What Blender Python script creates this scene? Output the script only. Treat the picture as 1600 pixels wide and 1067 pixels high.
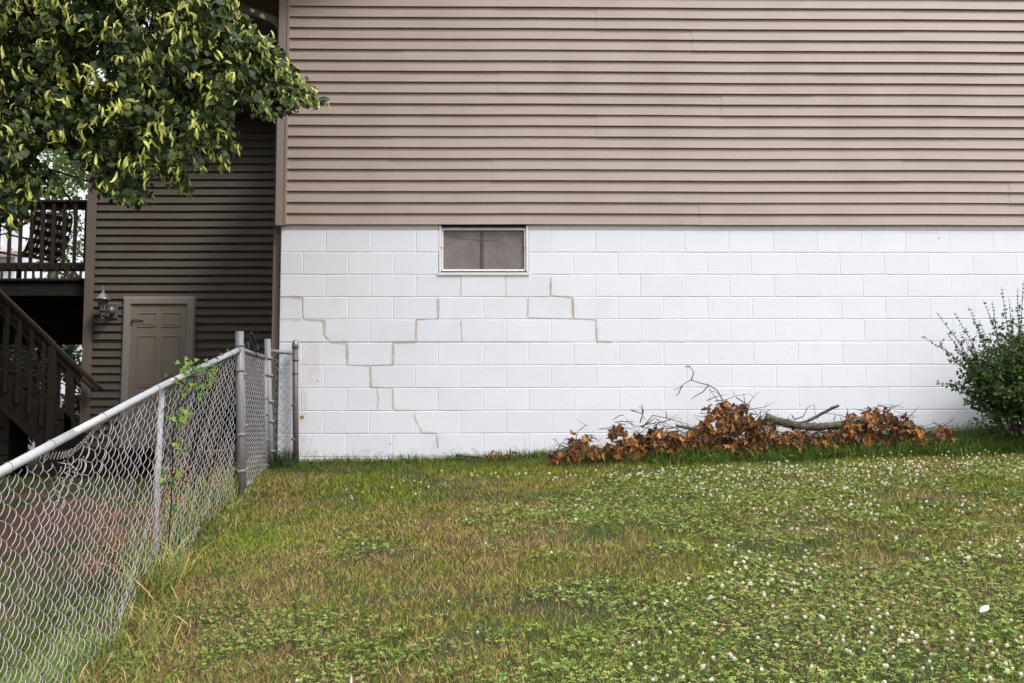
import bpy, math, random
import numpy as np
from math import sin, cos, pi, radians
random.seed(7); rng = np.random.default_rng(11)
for o in list(bpy.data.objects): bpy.data.objects.remove(o)
scene = bpy.context.scene
COL = scene.collection

# ---------------------------------------------------------------- camera
FPX, PITCH, YAW, ROLL = 1556.0, .0856, .0193, -.0026
CZ = 1.6
_R = np.array([cos(YAW), -sin(YAW), 0.]); _F = np.array([sin(YAW)*cos(PITCH), cos(YAW)*cos(PITCH), sin(PITCH)])
_U = np.cross(_R, _F)
RR = _R*cos(ROLL) + _U*sin(ROLL); UU = _U*cos(ROLL) - _R*sin(ROLL); FF = _F
CAM = np.array([0, 0, CZ])
cd = bpy.data.cameras.new('camera'); cam = bpy.data.objects.new('camera', cd); COL.objects.link(cam)
cd.sensor_width = 36; cd.sensor_fit = 'HORIZONTAL'; cd.lens = 36*FPX/1600; cd.clip_end = 3000; cd.clip_start = .05
from mathutils import Matrix, Vector
m = Matrix.Identity(4)
for i in range(3):
    m[i][0] = RR[i]; m[i][1] = UU[i]; m[i][2] = -FF[i]; m[i][3] = CAM[i]
cam.matrix_world = m
scene.camera = cam

def W(px, py, Y):
    """world point on the plane y=Y for a photo pixel (used only to read measurements)"""
    d = FF*FPX + RR*(px-800) + UU*(533.5-py)
    return CAM + d*(Y/d[1])
def project(P):
    Q = P - CAM
    dz = Q @ FF
    dzs = np.where(dz > .05, dz, .05)
    return 800 + FPX*(Q @ RR)/dzs, 533.5 - FPX*(Q @ UU)/dzs, dz

# ---------------------------------------------------------------- light
SUN_EL, SUN_AZ = radians(52), math.atan2(.60, -.55)   # azimuth from +y towards +x
world = bpy.data.worlds.new('World'); scene.world = world; world.use_nodes = True
nt = world.node_tree; nt.nodes.clear()
sky = nt.nodes.new('ShaderNodeTexSky'); sky.sky_type = 'NISHITA'; sky.sun_disc = False
sky.sun_elevation = SUN_EL; sky.sun_rotation = SUN_AZ; sky.air_density = 1.0; sky.dust_density = 3.0; sky.ozone_density = 1.0
mix = nt.nodes.new('ShaderNodeMix'); mix.data_type = 'RGBA'; mix.inputs[0].default_value = .86
mix.inputs[7].default_value = (8.7, 8.8, 9.3, 1)
bg = nt.nodes.new('ShaderNodeBackground'); bg.inputs[1].default_value = .12
out = nt.nodes.new('ShaderNodeOutputWorld')
wtc = nt.nodes.new('ShaderNodeTexCoord'); wsx = nt.nodes.new('ShaderNodeSeparateXYZ'); wmr = nt.nodes.new('ShaderNodeMapRange')
wmr.inputs[1].default_value = 0; wmr.inputs[2].default_value = 1; wmr.inputs[3].default_value = .66; wmr.inputs[4].default_value = 1.9
wmul = nt.nodes.new('ShaderNodeVectorMath'); wmul.operation = 'SCALE'
nt.links.new(wtc.outputs['Generated'], wsx.inputs[0]); nt.links.new(wsx.outputs['Z'], wmr.inputs[0]); nt.links.new(wmr.outputs[0], wmul.inputs['Scale'])
nt.links.new(sky.outputs[0], mix.inputs[6]); nt.links.new(mix.outputs[2], wmul.inputs[0]); nt.links.new(wmul.outputs[0], bg.inputs[0]); nt.links.new(bg.outputs[0], out.inputs[0])
sl = bpy.data.lights.new('sun', 'SUN'); sl.energy = 1.8; sl.angle = radians(16); sl.color = (1, .95, .88)
so = bpy.data.objects.new('sun', sl); COL.objects.link(so)
sd = Vector((sin(SUN_AZ)*cos(SUN_EL), cos(SUN_AZ)*cos(SUN_EL), sin(SUN_EL)))
so.rotation_euler = (-sd).to_track_quat('-Z', 'Y').to_euler(); so.location = (4, -6, 12)
scene.view_settings.view_transform = 'Standard'; scene.view_settings.look = 'None'
scene.view_settings.exposure = .37; scene.view_settings.gamma = 1
scene.render.engine = 'CYCLES'
try:
    scene.cycles.max_bounces = 6; scene.cycles.transparent_max_bounces = 12
except Exception: pass

# ---------------------------------------------------------------- materials
def mat(name, base, rough=.7, var=.12, scale=8, bump=0., bscale=None, attr=False, metal=0., trans=0., col2=None,
        stretch=None, alpha=None, spec=.5, dirt=None, amin=.42, amax=.58):
    m = bpy.data.materials.new(name); m.use_nodes = True
    t = m.node_tree; N = t.nodes; L = t.links; N.clear()
    o = N.new('ShaderNodeOutputMaterial'); p = N.new('ShaderNodeBsdfPrincipled')
    p.inputs['Roughness'].default_value = rough; p.inputs['Metallic'].default_value = metal
    p.inputs['Specular IOR Level'].default_value = spec
    tc = N.new('ShaderNodeTexCoord'); mp = N.new('ShaderNodeMapping'); L.new(tc.outputs['Object'], mp.inputs[0])
    if stretch: mp.inputs['Scale'].default_value = stretch
    n1 = N.new('ShaderNodeTexNoise'); n1.inputs['Scale'].default_value = scale; n1.inputs['Detail'].default_value = 6
    n1.inputs['Roughness'].default_value = .6
    L.new(mp.outputs[0], n1.inputs['Vector'])
    if attr:
        a = N.new('ShaderNodeAttribute'); a.attribute_name = 'Col'; src = a.outputs['Color']
    else:
        a = N.new('ShaderNodeRGB'); a.outputs[0].default_value = (*base, 1); src = a.outputs[0]
    if col2:
        mx = N.new('ShaderNodeMix'); mx.data_type = 'RGBA'
        rp = N.new('ShaderNodeMapRange'); rp.inputs[1].default_value = amin; rp.inputs[2].default_value = amax
        L.new(n1.outputs['Fac'], rp.inputs[0]); L.new(rp.outputs[0], mx.inputs[0])
        L.new(src, mx.inputs[6]); mx.inputs[7].default_value = (*col2, 1); src = mx.outputs[2]
    if dirt:   # dirt = (colour, scale, lo, hi, amount)
        n3 = N.new('ShaderNodeTexNoise'); n3.inputs['Scale'].default_value = dirt[1]; n3.inputs['Detail'].default_value = 8
        L.new(tc.outputs['Object'], n3.inputs['Vector'])
        r3 = N.new('ShaderNodeMapRange'); r3.inputs[1].default_value = dirt[2]; r3.inputs[2].default_value = dirt[3]; r3.inputs[4].default_value = dirt[4]
        L.new(n3.outputs['Fac'], r3.inputs[0])
        m3 = N.new('ShaderNodeMix'); m3.data_type = 'RGBA'; L.new(r3.outputs[0], m3.inputs[0]); L.new(src, m3.inputs[6])
        m3.inputs[7].default_value = (*dirt[0], 1); src = m3.outputs[2]
    if var:
        r = N.new('ShaderNodeMapRange'); r.inputs[1].default_value = .25; r.inputs[2].default_value = .75
        r.inputs[3].default_value = 1-var; r.inputs[4].default_value = 1+var
        L.new(n1.outputs['Fac'], r.inputs[0])
        v = N.new('ShaderNodeVectorMath'); v.operation = 'SCALE'; L.new(src, v.inputs[0]); L.new(r.outputs[0], v.inputs['Scale']); src = v.outputs[0]
    L.new(src, p.inputs['Base Color'])
    if bump:
        n2 = N.new('ShaderNodeTexNoise'); n2.inputs['Scale'].default_value = bscale or scale*6; n2.inputs['Detail'].default_value = 5
        L.new(mp.outputs[0], n2.inputs['Vector'])
        b = N.new('ShaderNodeBump'); b.inputs['Strength'].default_value = bump; b.inputs['Distance'].default_value = .01
        L.new(n2.outputs['Fac'], b.inputs['Height']); L.new(b.outputs[0], p.inputs['Normal'])
    sh = p.outputs[0]
    if trans:
        tr = N.new('ShaderNodeBsdfTranslucent'); L.new(src, tr.inputs[0]); ms = N.new('ShaderNodeMixShader'); ms.inputs[0].default_value = trans
        L.new(sh, ms.inputs[1]); L.new(tr.outputs[0], ms.inputs[2]); sh = ms.outputs[0]
    if alpha:
        tp = N.new('ShaderNodeBsdfTransparent'); ms = N.new('ShaderNodeMixShader')
        n4 = N.new('ShaderNodeTexNoise'); n4.inputs['Scale'].default_value = alpha[0]; n4.inputs['Detail'].default_value = 6
        L.new(tc.outputs['Object'], n4.inputs['Vector'])
        r4 = N.new('ShaderNodeMapRange'); r4.inputs[1].default_value = alpha[1]; r4.inputs[2].default_value = alpha[2]; r4.inputs[4].default_value = alpha[3]
        L.new(n4.outputs['Fac'], r4.inputs[0]); L.new(r4.outputs[0], ms.inputs[0])
        L.new(tp.outputs[0], ms.inputs[1]); L.new(sh, ms.inputs[2]); sh = ms.outputs[0]
    L.new(sh, o.inputs[0])
    return m

M = {}
M['siding'] = mat('vinyl_siding', (.390, .306, .262), .5, .05, 2.2, .04, 300, stretch=(1, 1, 6), dirt=((.26, .185, .15), 1.6, .45, .8, .45))
M['siding_shaded'] = mat('vinyl_siding_shaded', (.135, .114, .092), .55, .06, 2.2, .04, 300, stretch=(1, 1, 6), dirt=((.12, .085, .07), 1.6, .45, .8, .5))  # main siding darkened: the wing's shade is put into its colour
M['trim'] = mat('beige_trim', (.30, .235, .20), .5, .06, 5)
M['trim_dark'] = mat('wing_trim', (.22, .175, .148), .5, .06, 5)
M['door_trim'] = mat('door_trim', (.40, .35, .32), .5, .06, 5)
M['door'] = mat('door_paint', (.33, .285, .24), .5, .07, 6)
M['block'] = mat('white_painted_block', (.74, .755, .79), .75, .02, 85, .35, 130, attr=True, col2=(.56, .56, .57), amin=.67, amax=.73, dirt=((.66, .66, .68), 2.3, .52, .8, .4))
M['crack'] = mat('crack_stain', (.36, .22, .095), .9, .35, 30)
M['halo'] = mat('ochre_stain', (.58, .43, .25), .9, .2, 30, alpha=(5, .34, .64, .36))
M['pink'] = mat('pink_paint_overspray', (.75, .42, .48), .9, .1, 30, alpha=(4, .42, .75, .22))
M['white_frame'] = mat('white_window_paint', (.86, .85, .84), .55, .06, 14, .1, 60, dirt=((.35, .24, .17), 22, .62, .78, .7))
M['screen'] = mat('dusty_screen', (.185, .155, .150), .7, .22, 5, .1, 400, dirt=((.26, .23, .22), 9, .45, .75, .5))
M['mullion'] = mat('rusty_bar', (.12, .065, .05), .7, .25, 30)
M['black'] = mat('black_gap', (.012, .011, .010), .8, 0)
M['soffit'] = mat('soffit', (.17, .145, .115), .6, .06, 4)
M['shingle'] = mat('shingles', (.10, .085, .075), .9, .25, 14, .4, 60)
M['galv'] = mat('galvanised_steel', (.27, .27, .29), .6, .2, 22, .08, 90, metal=.25, stretch=(1, 1, .25), dirt=((.25, .22, .2), 14, .55, .8, .5))
M['galv_bright'] = mat('bright_top_rail', (.56, .57, .60), .45, .10, 22, .08, 90, metal=.25, dirt=((.30, .22, .16), 24, .62, .78, .7))
M['wire'] = mat('galvanised_wire', (.46, .44, .44), .45, .15, 40, metal=.3, dirt=((.24, .18, .14), 9, .48, .72, .7))
M['post_paint'] = mat('pale_galvanised_post', (.40, .42, .46), .6, .12, 12, .1, 60, stretch=(1, 1, .3), dirt=((.30, .26, .22), 16, .5, .75, .6))
M['wire_dark'] = mat('weathered_wire', (.30, .28, .27), .5, .15, 40, metal=.4)
M['post_dark'] = mat('weathered_post', (.17, .14, .13), .5, .2, 22, metal=.4)
M['rust'] = mat('rust', (.30, .12, .035), .85, .3, 40, .3)
M['deckwood'] = mat('weathered_deck_wood', (.032, .021, .014), .8, .3, 9, .3, 60, stretch=(1, 1, 4))
M['deckdark'] = mat('dark_deck_wood', (.022, .015, .011), .85, .25, 9, .3, 60)
M['soil'] = mat('ground', (.1, .07, .04), .95, .30, 16, .7, 60, attr=True)
M['grass'] = mat('grass_blades', (.1, .15, .04), .6, .0, 5, attr=True, trans=.24, spec=.15)
M['clover'] = mat('clover_leaf', (.1, .15, .04), .65, .0, 5, attr=True, trans=.18, spec=.15)
M['flower'] = mat('clover_flower', (.8, .8, .7), .8, .0, 5, attr=True, trans=.2)
M['leaf'] = mat('linden_leaf', (.04, .07, .02), .55, .0, 5, attr=True, trans=.14, spec=.28)
M['bract'] = mat('linden_bract', (.4, .4, .1), .55, .0, 5, attr=True, trans=.35, spec=.3)
M['bgleaf'] = mat('background_leaf', (.06, .1, .03), .6, .0, 5, attr=True, trans=.25, spec=.3)
M['bark'] = mat('bark', (.085, .065, .05), .9, .35, 18, .8, 70, stretch=(1, 1, .4))
M['log'] = mat('log_bark', (.085, .072, .06), .9, .45, 26, .9, 80, col2=(.13, .12, .075))
M['twig'] = mat('dead_twig', (.10, .07, .06), .85, .35, 20)
M['greytwig'] = mat('grey_twig', (.26, .22, .20), .85, .25, 20)
M['cutwood'] = mat('cut_wood', (.42, .32, .22), .85, .2, 30)
M['deadleaf'] = mat('dead_leaf', (.3, .13, .05), .75, .18, 30, .3, 60, attr=True, trans=.18, spec=.25)
M['lamp'] = mat('pewter_lamp', (.26, .245, .235), .38, .25, 60, .1, metal=.5)
M['glassy'] = mat('frosted_lamp_glass', (.22, .215, .20), .15, .1, 20)
M['white_vinyl'] = mat('white_fence_vinyl', (.78, .78, .80), .5, .04, 5)
M['roofing'] = mat('neighbour_roof', (.36, .28, .24), .9, .15, 5)
M['nwall'] = mat('neighbour_wall', (.62, .62, .70), .8, .05, 5)
M['cushion'] = mat('striped_strap', (.42, .31, .25), .8, .15, 20)
M['chairblack'] = mat('black_chair_frame', (.012, .012, .013), .4, 0)
M['bin'] = mat('navy_plastic', (.018, .022, .045), .45, .2, 10)
M['stump'] = mat('grey_stump', (.20, .165, .13), .9, .4, 14, .8, 60, stretch=(3, 3, .6))
M['orange'] = mat('red_plastic', (.65, .05, .03), .5, .05)
M['whitep'] = mat('white_plastic', (.85, .85, .86), .45, .03)
M['stone'] = mat('pink_stone', (.38, .28, .24), .9, .2, 12, .4)

# ---------------------------------------------------------------- helpers
WL = {}            # world location of every root / part
def tag(o, label=None, cat=None, group=None, kind=None):
    if label: o['label'] = label
    if cat: o['category'] = cat
    if group: o['group'] = group
    if kind: o['kind'] = kind
    return o
def empty(name, loc, label, cat, group=None):
    o = bpy.data.objects.new(name, None); COL.objects.link(o); o.location = loc; o.empty_display_size = .2
    WL[o.name] = np.array(loc, float)
    return tag(o, label, cat, group)
def link(name, me, material, parent=None, loc=None):
    o = bpy.data.objects.new(name, me); COL.objects.link(o)
    if isinstance(material, (list, tuple)):
        for mm in material: me.materials.append(mm)
    else: me.materials.append(material)
    if parent is not None:
        o.parent = parent; WL[o.name] = WL[parent.name]
    else:
        WL[o.name] = np.array(loc if loc is not None else (0, 0, 0), float); o.location = tuple(WL[o.name])
    return o
def np_mesh(name, V, F, material, parent=None, loc=None, col=None, smooth=False):
    """V (n,3) world, F (m,k) int"""
    off = WL[parent.name] if parent is not None else np.array(loc if loc is not None else (0, 0, 0), float)
    V = np.asarray(V, float) - off; F = np.asarray(F)
    me = bpy.data.meshes.new(name)
    me.vertices.add(len(V)); me.vertices.foreach_set('co', V.astype(np.float32).ravel())
    k = F.shape[1]
    me.loops.add(F.size); me.loops.foreach_set('vertex_index', F.astype(np.int32).ravel())
    me.polygons.add(len(F)); me.polygons.foreach_set('loop_start', np.arange(0, F.size, k, dtype=np.int32))
    me.update(calc_edges=True)
    if smooth: me.polygons.foreach_set('use_smooth', np.ones(len(F), bool))
    if col is not None:
        a = me.color_attributes.new('Col', 'FLOAT_COLOR', 'POINT')
        c = np.ones((len(V), 4), np.float32); c[:, :3] = col
        a.data.foreach_set('color', c.ravel())
    return link(name, me, material, parent, loc)

class MB:
    def __init__(s): s.v = []; s.f = []; s.sm = []; s.c = []
    def add(s, vs, fs, smooth=False, col=None):
        b = len(s.v); s.v += [tuple(map(float, p)) for p in vs]; s.f += [tuple(b+i for i in f) for f in fs]; s.sm += [smooth]*len(fs)
        s.c += [col or (1, 1, 1)]*len(vs)
        return s
    def box(s, x0, y0, z0, x1, y1, z1, bev=0.):
        if x0 > x1: x0, x1 = x1, x0
        if y0 > y1: y0, y1 = y1, y0
        if z0 > z1: z0, z1 = z1, z0
        if bev <= 0:
            vs = [(x0, y0, z0), (x1, y0, z0), (x1, y1, z0), (x0, y1, z0), (x0, y0, z1), (x1, y0, z1), (x1, y1, z1), (x0, y1, z1)]
            return s.add(vs, [(0, 3, 2, 1), (4, 5, 6, 7), (0, 1, 5, 4), (1, 2, 6, 5), (2, 3, 7, 6), (3, 0, 4, 7)])
        b = min(bev, (x1-x0)/2.2, (y1-y0)/2.2, (z1-z0)/2.2)
        import itertools
        X = (x0, x1); Yv = (y0, y1); Z = (z0, z1); idx = {}; vs = []
        for i, j, k in itertools.product((0, 1), repeat=3):
            sx, sy, sz = (b if i == 0 else -b), (b if j == 0 else -b), (b if k == 0 else -b)
            for a in range(3):
                p = [X[i]+sx, Yv[j]+sy, Z[k]+sz]; p[a] = (X[i], Yv[j], Z[k])[a]
                idx[(i, j, k, a)] = len(vs); vs.append(tuple(p))
        fs = []
        cyc = [(0, 0), (1, 0), (1, 1), (0, 1)]
        for a in range(3):
            o1, o2 = [q for q in range(3) if q != a]
            for side in (0, 1):
                f = []
                for (u, w) in cyc:
                    key = [0, 0, 0]; key[a] = side; key[o1] = u; key[o2] = w; f.append(idx[(*key, a)])
                if (side == 1) == (a == 1): f = f[::-1]
                fs.append(tuple(f))
        for a in range(3):           # edges running along axis a
            o1, o2 = [q for q in range(3) if q != a]
            for u in (0, 1):
                for w in (0, 1):
                    k0 = [0, 0, 0]; k0[o1] = u; k0[o2] = w; k1 = list(k0); k0[a] = 0; k1[a] = 1
                    f = (idx[(*k0, o1)], idx[(*k1, o1)], idx[(*k1, o2)], idx[(*k0, o2)])
                    fs.append(f)
        for i, j, k in itertools.product((0, 1), repeat=3):
            fs.append((idx[(i, j, k, 0)], idx[(i, j, k, 1)], idx[(i, j, k, 2)]))
        return s.add(vs, fs)
    def beam(s, a, b, w, h, up=(0, 0, 1)):
        a = np.array(a, float); b = np.array(b, float); t = b-a; t /= np.linalg.norm(t)
        u = np.array(up, float); sdir = np.cross(t, u); sdir /= np.linalg.norm(sdir); u = np.cross(sdir, t)
        vs = [p + sdir*sx*w/2 + u*sz*h/2 for p in (a, b) for sx, sz in ((-1, -1), (1, -1), (1, 1), (-1, 1))]
        return s.add(vs, [(0, 3, 2, 1), (4, 5, 6, 7), (0, 1, 5, 4), (1, 2, 6, 5), (2, 3, 7, 6), (3, 0, 4, 7)])
    def tube(s, pts, rad, n=8, cap=True, smooth=True):
        P = np.array(pts, float)
        rad = [rad]*len(P) if np.isscalar(rad) else rad
        T = np.gradient(P, axis=0); T /= np.maximum(np.linalg.norm(T, axis=1), 1e-9)[:, None]
        ref = np.array([0, 0, 1.]) if abs(T[0][2]) < .9 else np.array([1., 0, 0])
        u = np.cross(T[0], ref); u /= np.linalg.norm(u); vs = []
        for i in range(len(P)):
            u = u - T[i]*(u @ T[i]); u /= max(np.linalg.norm(u), 1e-9); w = np.cross(T[i], u)
            for k in range(n):
                a = 2*pi*k/n; vs.append(P[i] + (u*cos(a)+w*sin(a))*rad[i])
        fs = [(i*n+k, i*n+(k+1) % n, (i+1)*n+(k+1) % n, (i+1)*n+k) for i in range(len(P)-1) for k in range(n)]
        s.add(vs, fs, smooth)
        if cap:
            b = len(s.v)-len(vs); s.f += [tuple(b+k for k in range(n))[::-1], tuple(b+(len(P)-1)*n+k for k in range(n))]; s.sm += [False, False]
        return s
    def lathe(s, c, prof, n=14, smooth=True, sx=1, sy=1):
        vs = []; c = np.array(c, float)
        for r, z in prof:
            for k in range(n):
                a = 2*pi*k/n; vs.append((c[0]+r*sx*cos(a), c[1]+r*sy*sin(a), c[2]+z))
        m_ = len(prof)
        fs = [(i*n+k, i*n+(k+1) % n, (i+1)*n+(k+1) % n, (i+1)*n+k) for i in range(m_-1) for k in range(n)]
        fs += [tuple(range(n))[::-1], tuple((m_-1)*n+k for k in range(n))]
        return s.add(vs, fs, smooth)
    def build(s, name, material, parent=None, loc=None, col=False):
        off = WL[parent.name] if parent is not None else np.array(loc if loc is not None else (0, 0, 0), float)
        me = bpy.data.meshes.new(name)
        me.from_pydata([tuple(np.array(p)-off) for p in s.v], [], s.f); me.update()
        me.polygons.foreach_set('use_smooth', s.sm)
        if col:
            a = me.color_attributes.new('Col', 'FLOAT_COLOR', 'POINT')
            c = np.ones((len(s.v), 4), np.float32); c[:, :3] = np.array(s.c); a.data.foreach_set('color', c.ravel())
        return link(name, me, material, parent, loc)

def tubes_np(P, r, sides=4):
    """P (w, n, 3): w polylines of n points -> verts, quads"""
    w, n, _ = P.shape
    T = np.gradient(P, axis=1); T /= np.maximum(np.linalg.norm(T, axis=2, keepdims=True), 1e-9)
    ref = np.array([1., 0.2, 0]); u = np.cross(T, ref); u /= np.maximum(np.linalg.norm(u, axis=2, keepdims=True), 1e-9); v = np.cross(T, u)
    a = np.arange(sides)*2*pi/sides
    V = P[:, :, None, :] + r*(u[:, :, None, :]*np.cos(a)[None, None, :, None] + v[:, :, None, :]*np.sin(a)[None, None, :, None])
    idx = np.arange(w*n*sides).reshape(w, n, sides)
    A = idx[:, :-1, :]; B = idx[:, 1:, :]; A2 = np.roll(A, -1, 2); B2 = np.roll(B, -1, 2)
    return V.reshape(-1, 3), np.stack([A, A2, B2, B], -1).reshape(-1, 4)

def norm(a): return a/np.maximum(np.linalg.norm(a, axis=-1, keepdims=True), 1e-9)
def frames(ydir, zhint):
    y = norm(ydir); z = zhint - y*np.sum(zhint*y, -1, keepdims=True); z = norm(z); x = np.cross(y, z)
    return np.stack([x, y, z], -1)
def scatter(tv, tf, pos, R, sc, col):
    """instances of a template: tv (t,3), R (n,3,3), sc (n,) or (n,3), col (n,3)"""
    n = len(pos); t = len(tv)
    sc = np.asarray(sc); sc = sc[:, None] if sc.ndim == 1 else sc
    L = tv[None]*sc[:, None, :] if sc.shape[1] == 3 else tv[None]*sc[:, :, None]
    V = np.einsum('nij,ntj->nti', R, L) + pos[:, None, :]
    F = (tf[None] + (np.arange(n)*t)[:, None, None]).reshape(-1, tf.shape[1])
    return V.reshape(-1, 3), F, np.repeat(col, t, axis=0)
def merge(parts):
    V = []; F = []; C = []; b = 0
    for v, f, c in parts:
        V.append(v); F.append(f+b); C.append(c); b += len(v)
    return np.concatenate(V), np.concatenate(F), np.concatenate(C)
def vnoise(x, y, seed=0):
    """smooth value noise, ~unit cell"""
    r = np.random.default_rng(seed); G = r.random((64, 64))
    xi = np.floor(x).astype(int); yi = np.floor(y).astype(int); fx = x-xi; fy = y-yi
    fx = fx*fx*(3-2*fx); fy = fy*fy*(3-2*fy)
    g = lambda i, j: G[i % 64, j % 64]
    return (g(xi, yi)*(1-fx)+g(xi+1, yi)*fx)*(1-fy)+(g(xi, yi+1)*(1-fx)+g(xi+1, yi+1)*fx)*fy
def fbm(x, y, seed=0): return (vnoise(x, y, seed)+.5*vnoise(x*2.1, y*2.1, seed+1)+.25*vnoise(x*4.3, y*4.3, seed+2))/1.75

# ---------------------------------------------------------------- key measures
D = 8.93; CX = -1.915           # foundation face, left corner
ZB = CZ + 1.776                 # top bed joint
SB = ZB + .0487                 # siding bottom
WY = 12.5                       # wing wall
WXL = -5.05                     # wing left corner
BU, BV = .4064, .2032
def sm(t): t = np.clip(t, 0, 1); return t*t*(3-2*t)
FX = -1.98                      # fence line x
def ground_h(x, y):
    x = np.asarray(x, float); y = np.asarray(y, float)
    yc = np.minimum(y, D)
    hr = 1.335+.032*np.clip(x, -3, 9) - .145*np.clip(D-yc, -5, 14)
    hr = hr - .09*np.clip(8-y, 0, 6)*sm((.3-x)/2.3)
    zl = np.interp(y, [-12, 0, 4, 5.4, 6, 7.5, 9, 11, 30], [-.9, -.35, .02, .20, .38, .70, .85, 1.02, 1.0])
    t = sm((-2.03-x)/.7)
    h = hr*(1-t)+zl*t
    h = h + (fbm(x*1.3+9, y*1.3+3, 5)-.5)*.05
    far = sm((np.abs(x)-18)/20)+sm((y-26)/20)+sm((-14-y)/10)
    return h*(1-np.clip(far, 0, 1)) + .6*np.clip(far, 0, 1)
def gz(x, y): return float(ground_h(np.array([x]), np.array([y]))[0])

# ---------------------------------------------------------------- ground
def soilmask(x, y):
    m = sm((-2.35-x)/.5)*sm((y-6.9)/.8)*sm((9.6-y)/.8)*(fbm(x*1.6, y*1.6, 31) > .38)
    m = np.maximum(m, .9*((fbm(x*2.2, y*2.2, 33) > .60)*(x < -2.3)*(y < 10.5)*(y > 6)))
    return m
def lawn_dry(x, y): return .55*fbm(x*1.1+20, y*1.6+7, 41)+.45*fbm(x*3.3+2, y*4.6+7, 43)
gx = np.concatenate([np.linspace(-600, -20, 14), np.linspace(-18, -7, 23), np.linspace(-6.9, 9, 160), np.linspace(9.4, 18, 20), np.linspace(20, 600, 14)])
gy = np.concatenate([np.linspace(-300, -16, 8), np.linspace(-14, 1.5, 20), np.linspace(1.6, 13, 130), np.linspace(13.5, 30, 28), np.linspace(34, 900, 14)])
X, Y = np.meshgrid(gx, gy); H = ground_h(X.ravel(), Y.ravel())
V = np.stack([X.ravel(), Y.ravel(), H], -1); nx = len(gx); ny = len(gy)
i = np.arange(nx*ny).reshape(ny, nx)
F = np.stack([i[:-1, :-1], i[:-1, 1:], i[1:, 1:], i[1:, :-1]], -1).reshape(-1, 4)
sx_, sy_ = V[:, 0], V[:, 1]
c = np.tile(np.array([.030, .032, .013]), (len(V), 1))
dr = lawn_dry(sx_, sy_)[:, None]; c = c*(1-.5*dr)+np.array([.11, .072, .034])*.5*dr
s_ = np.clip(soilmask(sx_, sy_), 0, 1)[:, None]; c = c*(1-s_)+np.array([.15, .066, .044])*s_
farm = (sm((sy_-14)/6))[:, None]; c = c*(1-farm)+np.array([.05, .08, .025])*farm
tag(np_mesh('ground', V, F, M['soil'], col=c, smooth=True), kind='structure')

# ---------------------------------------------------------------- house
house = empty('house', (CX, D, 1.2), 'beige vinyl-sided house on a white painted block foundation, with a set-back wing coloured darker for its shade', 'house')
def siding(mb, x0, x1, z0, n, yf, pitch=.102, lap=.0175, seams=None, xs=None):
    """clapboard courses in a plane facing -y"""
    for r in range(n):
        za = z0+r*pitch; zb = za+pitch
        segs = [x0]+sorted(seams.get(r//2, []) if seams else [])+[x1]
        for k in range(len(segs)-1):
            a, b = segs[k], segs[k+1]
            if xs: a = max(a, xs(za))
            if b <= a: continue
            q = .0030*(k % 2); j = .0012*(k % 2)
            nseg = max(1, int((b-a)/.5)); 
            prof = [(lap-.003, 0.012), (lap, 0.0), (lap+.0012, .003), (lap, .007), (lap*.86, .018), (.0005, pitch*.90), (-.004, pitch+.022)]
            xsg = np.linspace(a, b, nseg+1); vs = []
            for xx in xsg:
                w = .0016*sin(xx*1.9+.4)+.0007*sin(xx*5.1)
                for (dy, dz) in prof: vs.append((xx, yf-dy-q, za+dz+w-j))
            # return under the lip
            m_ = len(prof)
            fs = [(i*m_+t, (i+1)*m_+t, (i+1)*m_+t+1, i*m_+t+1) for i in range(nseg) for t in range(1, m_-1)]
            mb.add(vs, fs)
            mb.add([(a, yf-lap+.002-q, za+.0005), (b, yf-lap+.002-q, za+.0005), (b, yf-.001, za+.018), (a, yf-.001, za+.018)], [(0, 3, 2, 1)])
            if k: mb.add([(a, yf-lap-q, za-j), (a, yf+.004, za-j), (a, yf+.004, zb-j), (a, yf-q, zb-j)], [(0, 1, 2, 3)])
def pxX(px): return float(W(px, 300, D)[0])
seams = {0: [pxX(1092)], 1: [pxX(1576)], 2: [pxX(770), pxX(1410)], 3: [pxX(610), pxX(1252)], 4: [pxX(933), pxX(1502)], 5: [pxX(1130)], 6: [pxX(780), pxX(1276)],
         7: [pxX(627), pxX(1570)], 8: [pxX(1085)], 9: [pxX(935), pxX(1420)], 10: [pxX(779)], 11: [pxX(1200)]}
RK = .36
def rake(z): return -5 if z < 5.62 else CX+(z-5.62)/RK
s1 = MB(); siding(s1, CX+.045, 9.2, SB, 46, D-.008, seams=seams, xs=rake); s1.build('siding', M['siding'], house)
w1 = MB(); siding(w1, WXL+.05, CX-.002, .86, 47, WY, lap=.021); w1.build('wing_siding', M['siding_shaded'], house)
# corner posts
cp = MB()
cp.box(CX-.048, D-.034, SB-.012, CX+.018, D+.06, 5.60, .003)
cp.box(CX+.0185, D-.030, SB-.012, CX+.028, D-.006, 5.60)
cp.box(CX+.0282, D-.038, SB-.012, CX+.052, D+.004, 5.60, .002)
cp.build('corner_post', M['trim'], house)
cp = MB()
cp.box(WXL-.065, WY-.035, .85, WXL+.03, WY+.06, 5.6, .003); cp.box(WXL+.0302, WY-.03, .85, WXL+.05, WY-.002, 5.6)
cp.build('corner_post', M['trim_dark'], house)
# side walls, backs
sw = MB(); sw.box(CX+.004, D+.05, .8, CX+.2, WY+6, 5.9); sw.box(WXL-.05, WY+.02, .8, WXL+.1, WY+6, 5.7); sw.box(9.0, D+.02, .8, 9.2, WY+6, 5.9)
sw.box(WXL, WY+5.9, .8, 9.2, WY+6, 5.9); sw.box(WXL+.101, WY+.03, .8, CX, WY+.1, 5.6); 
sw.build('wall', M['siding_shaded'], house)

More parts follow.
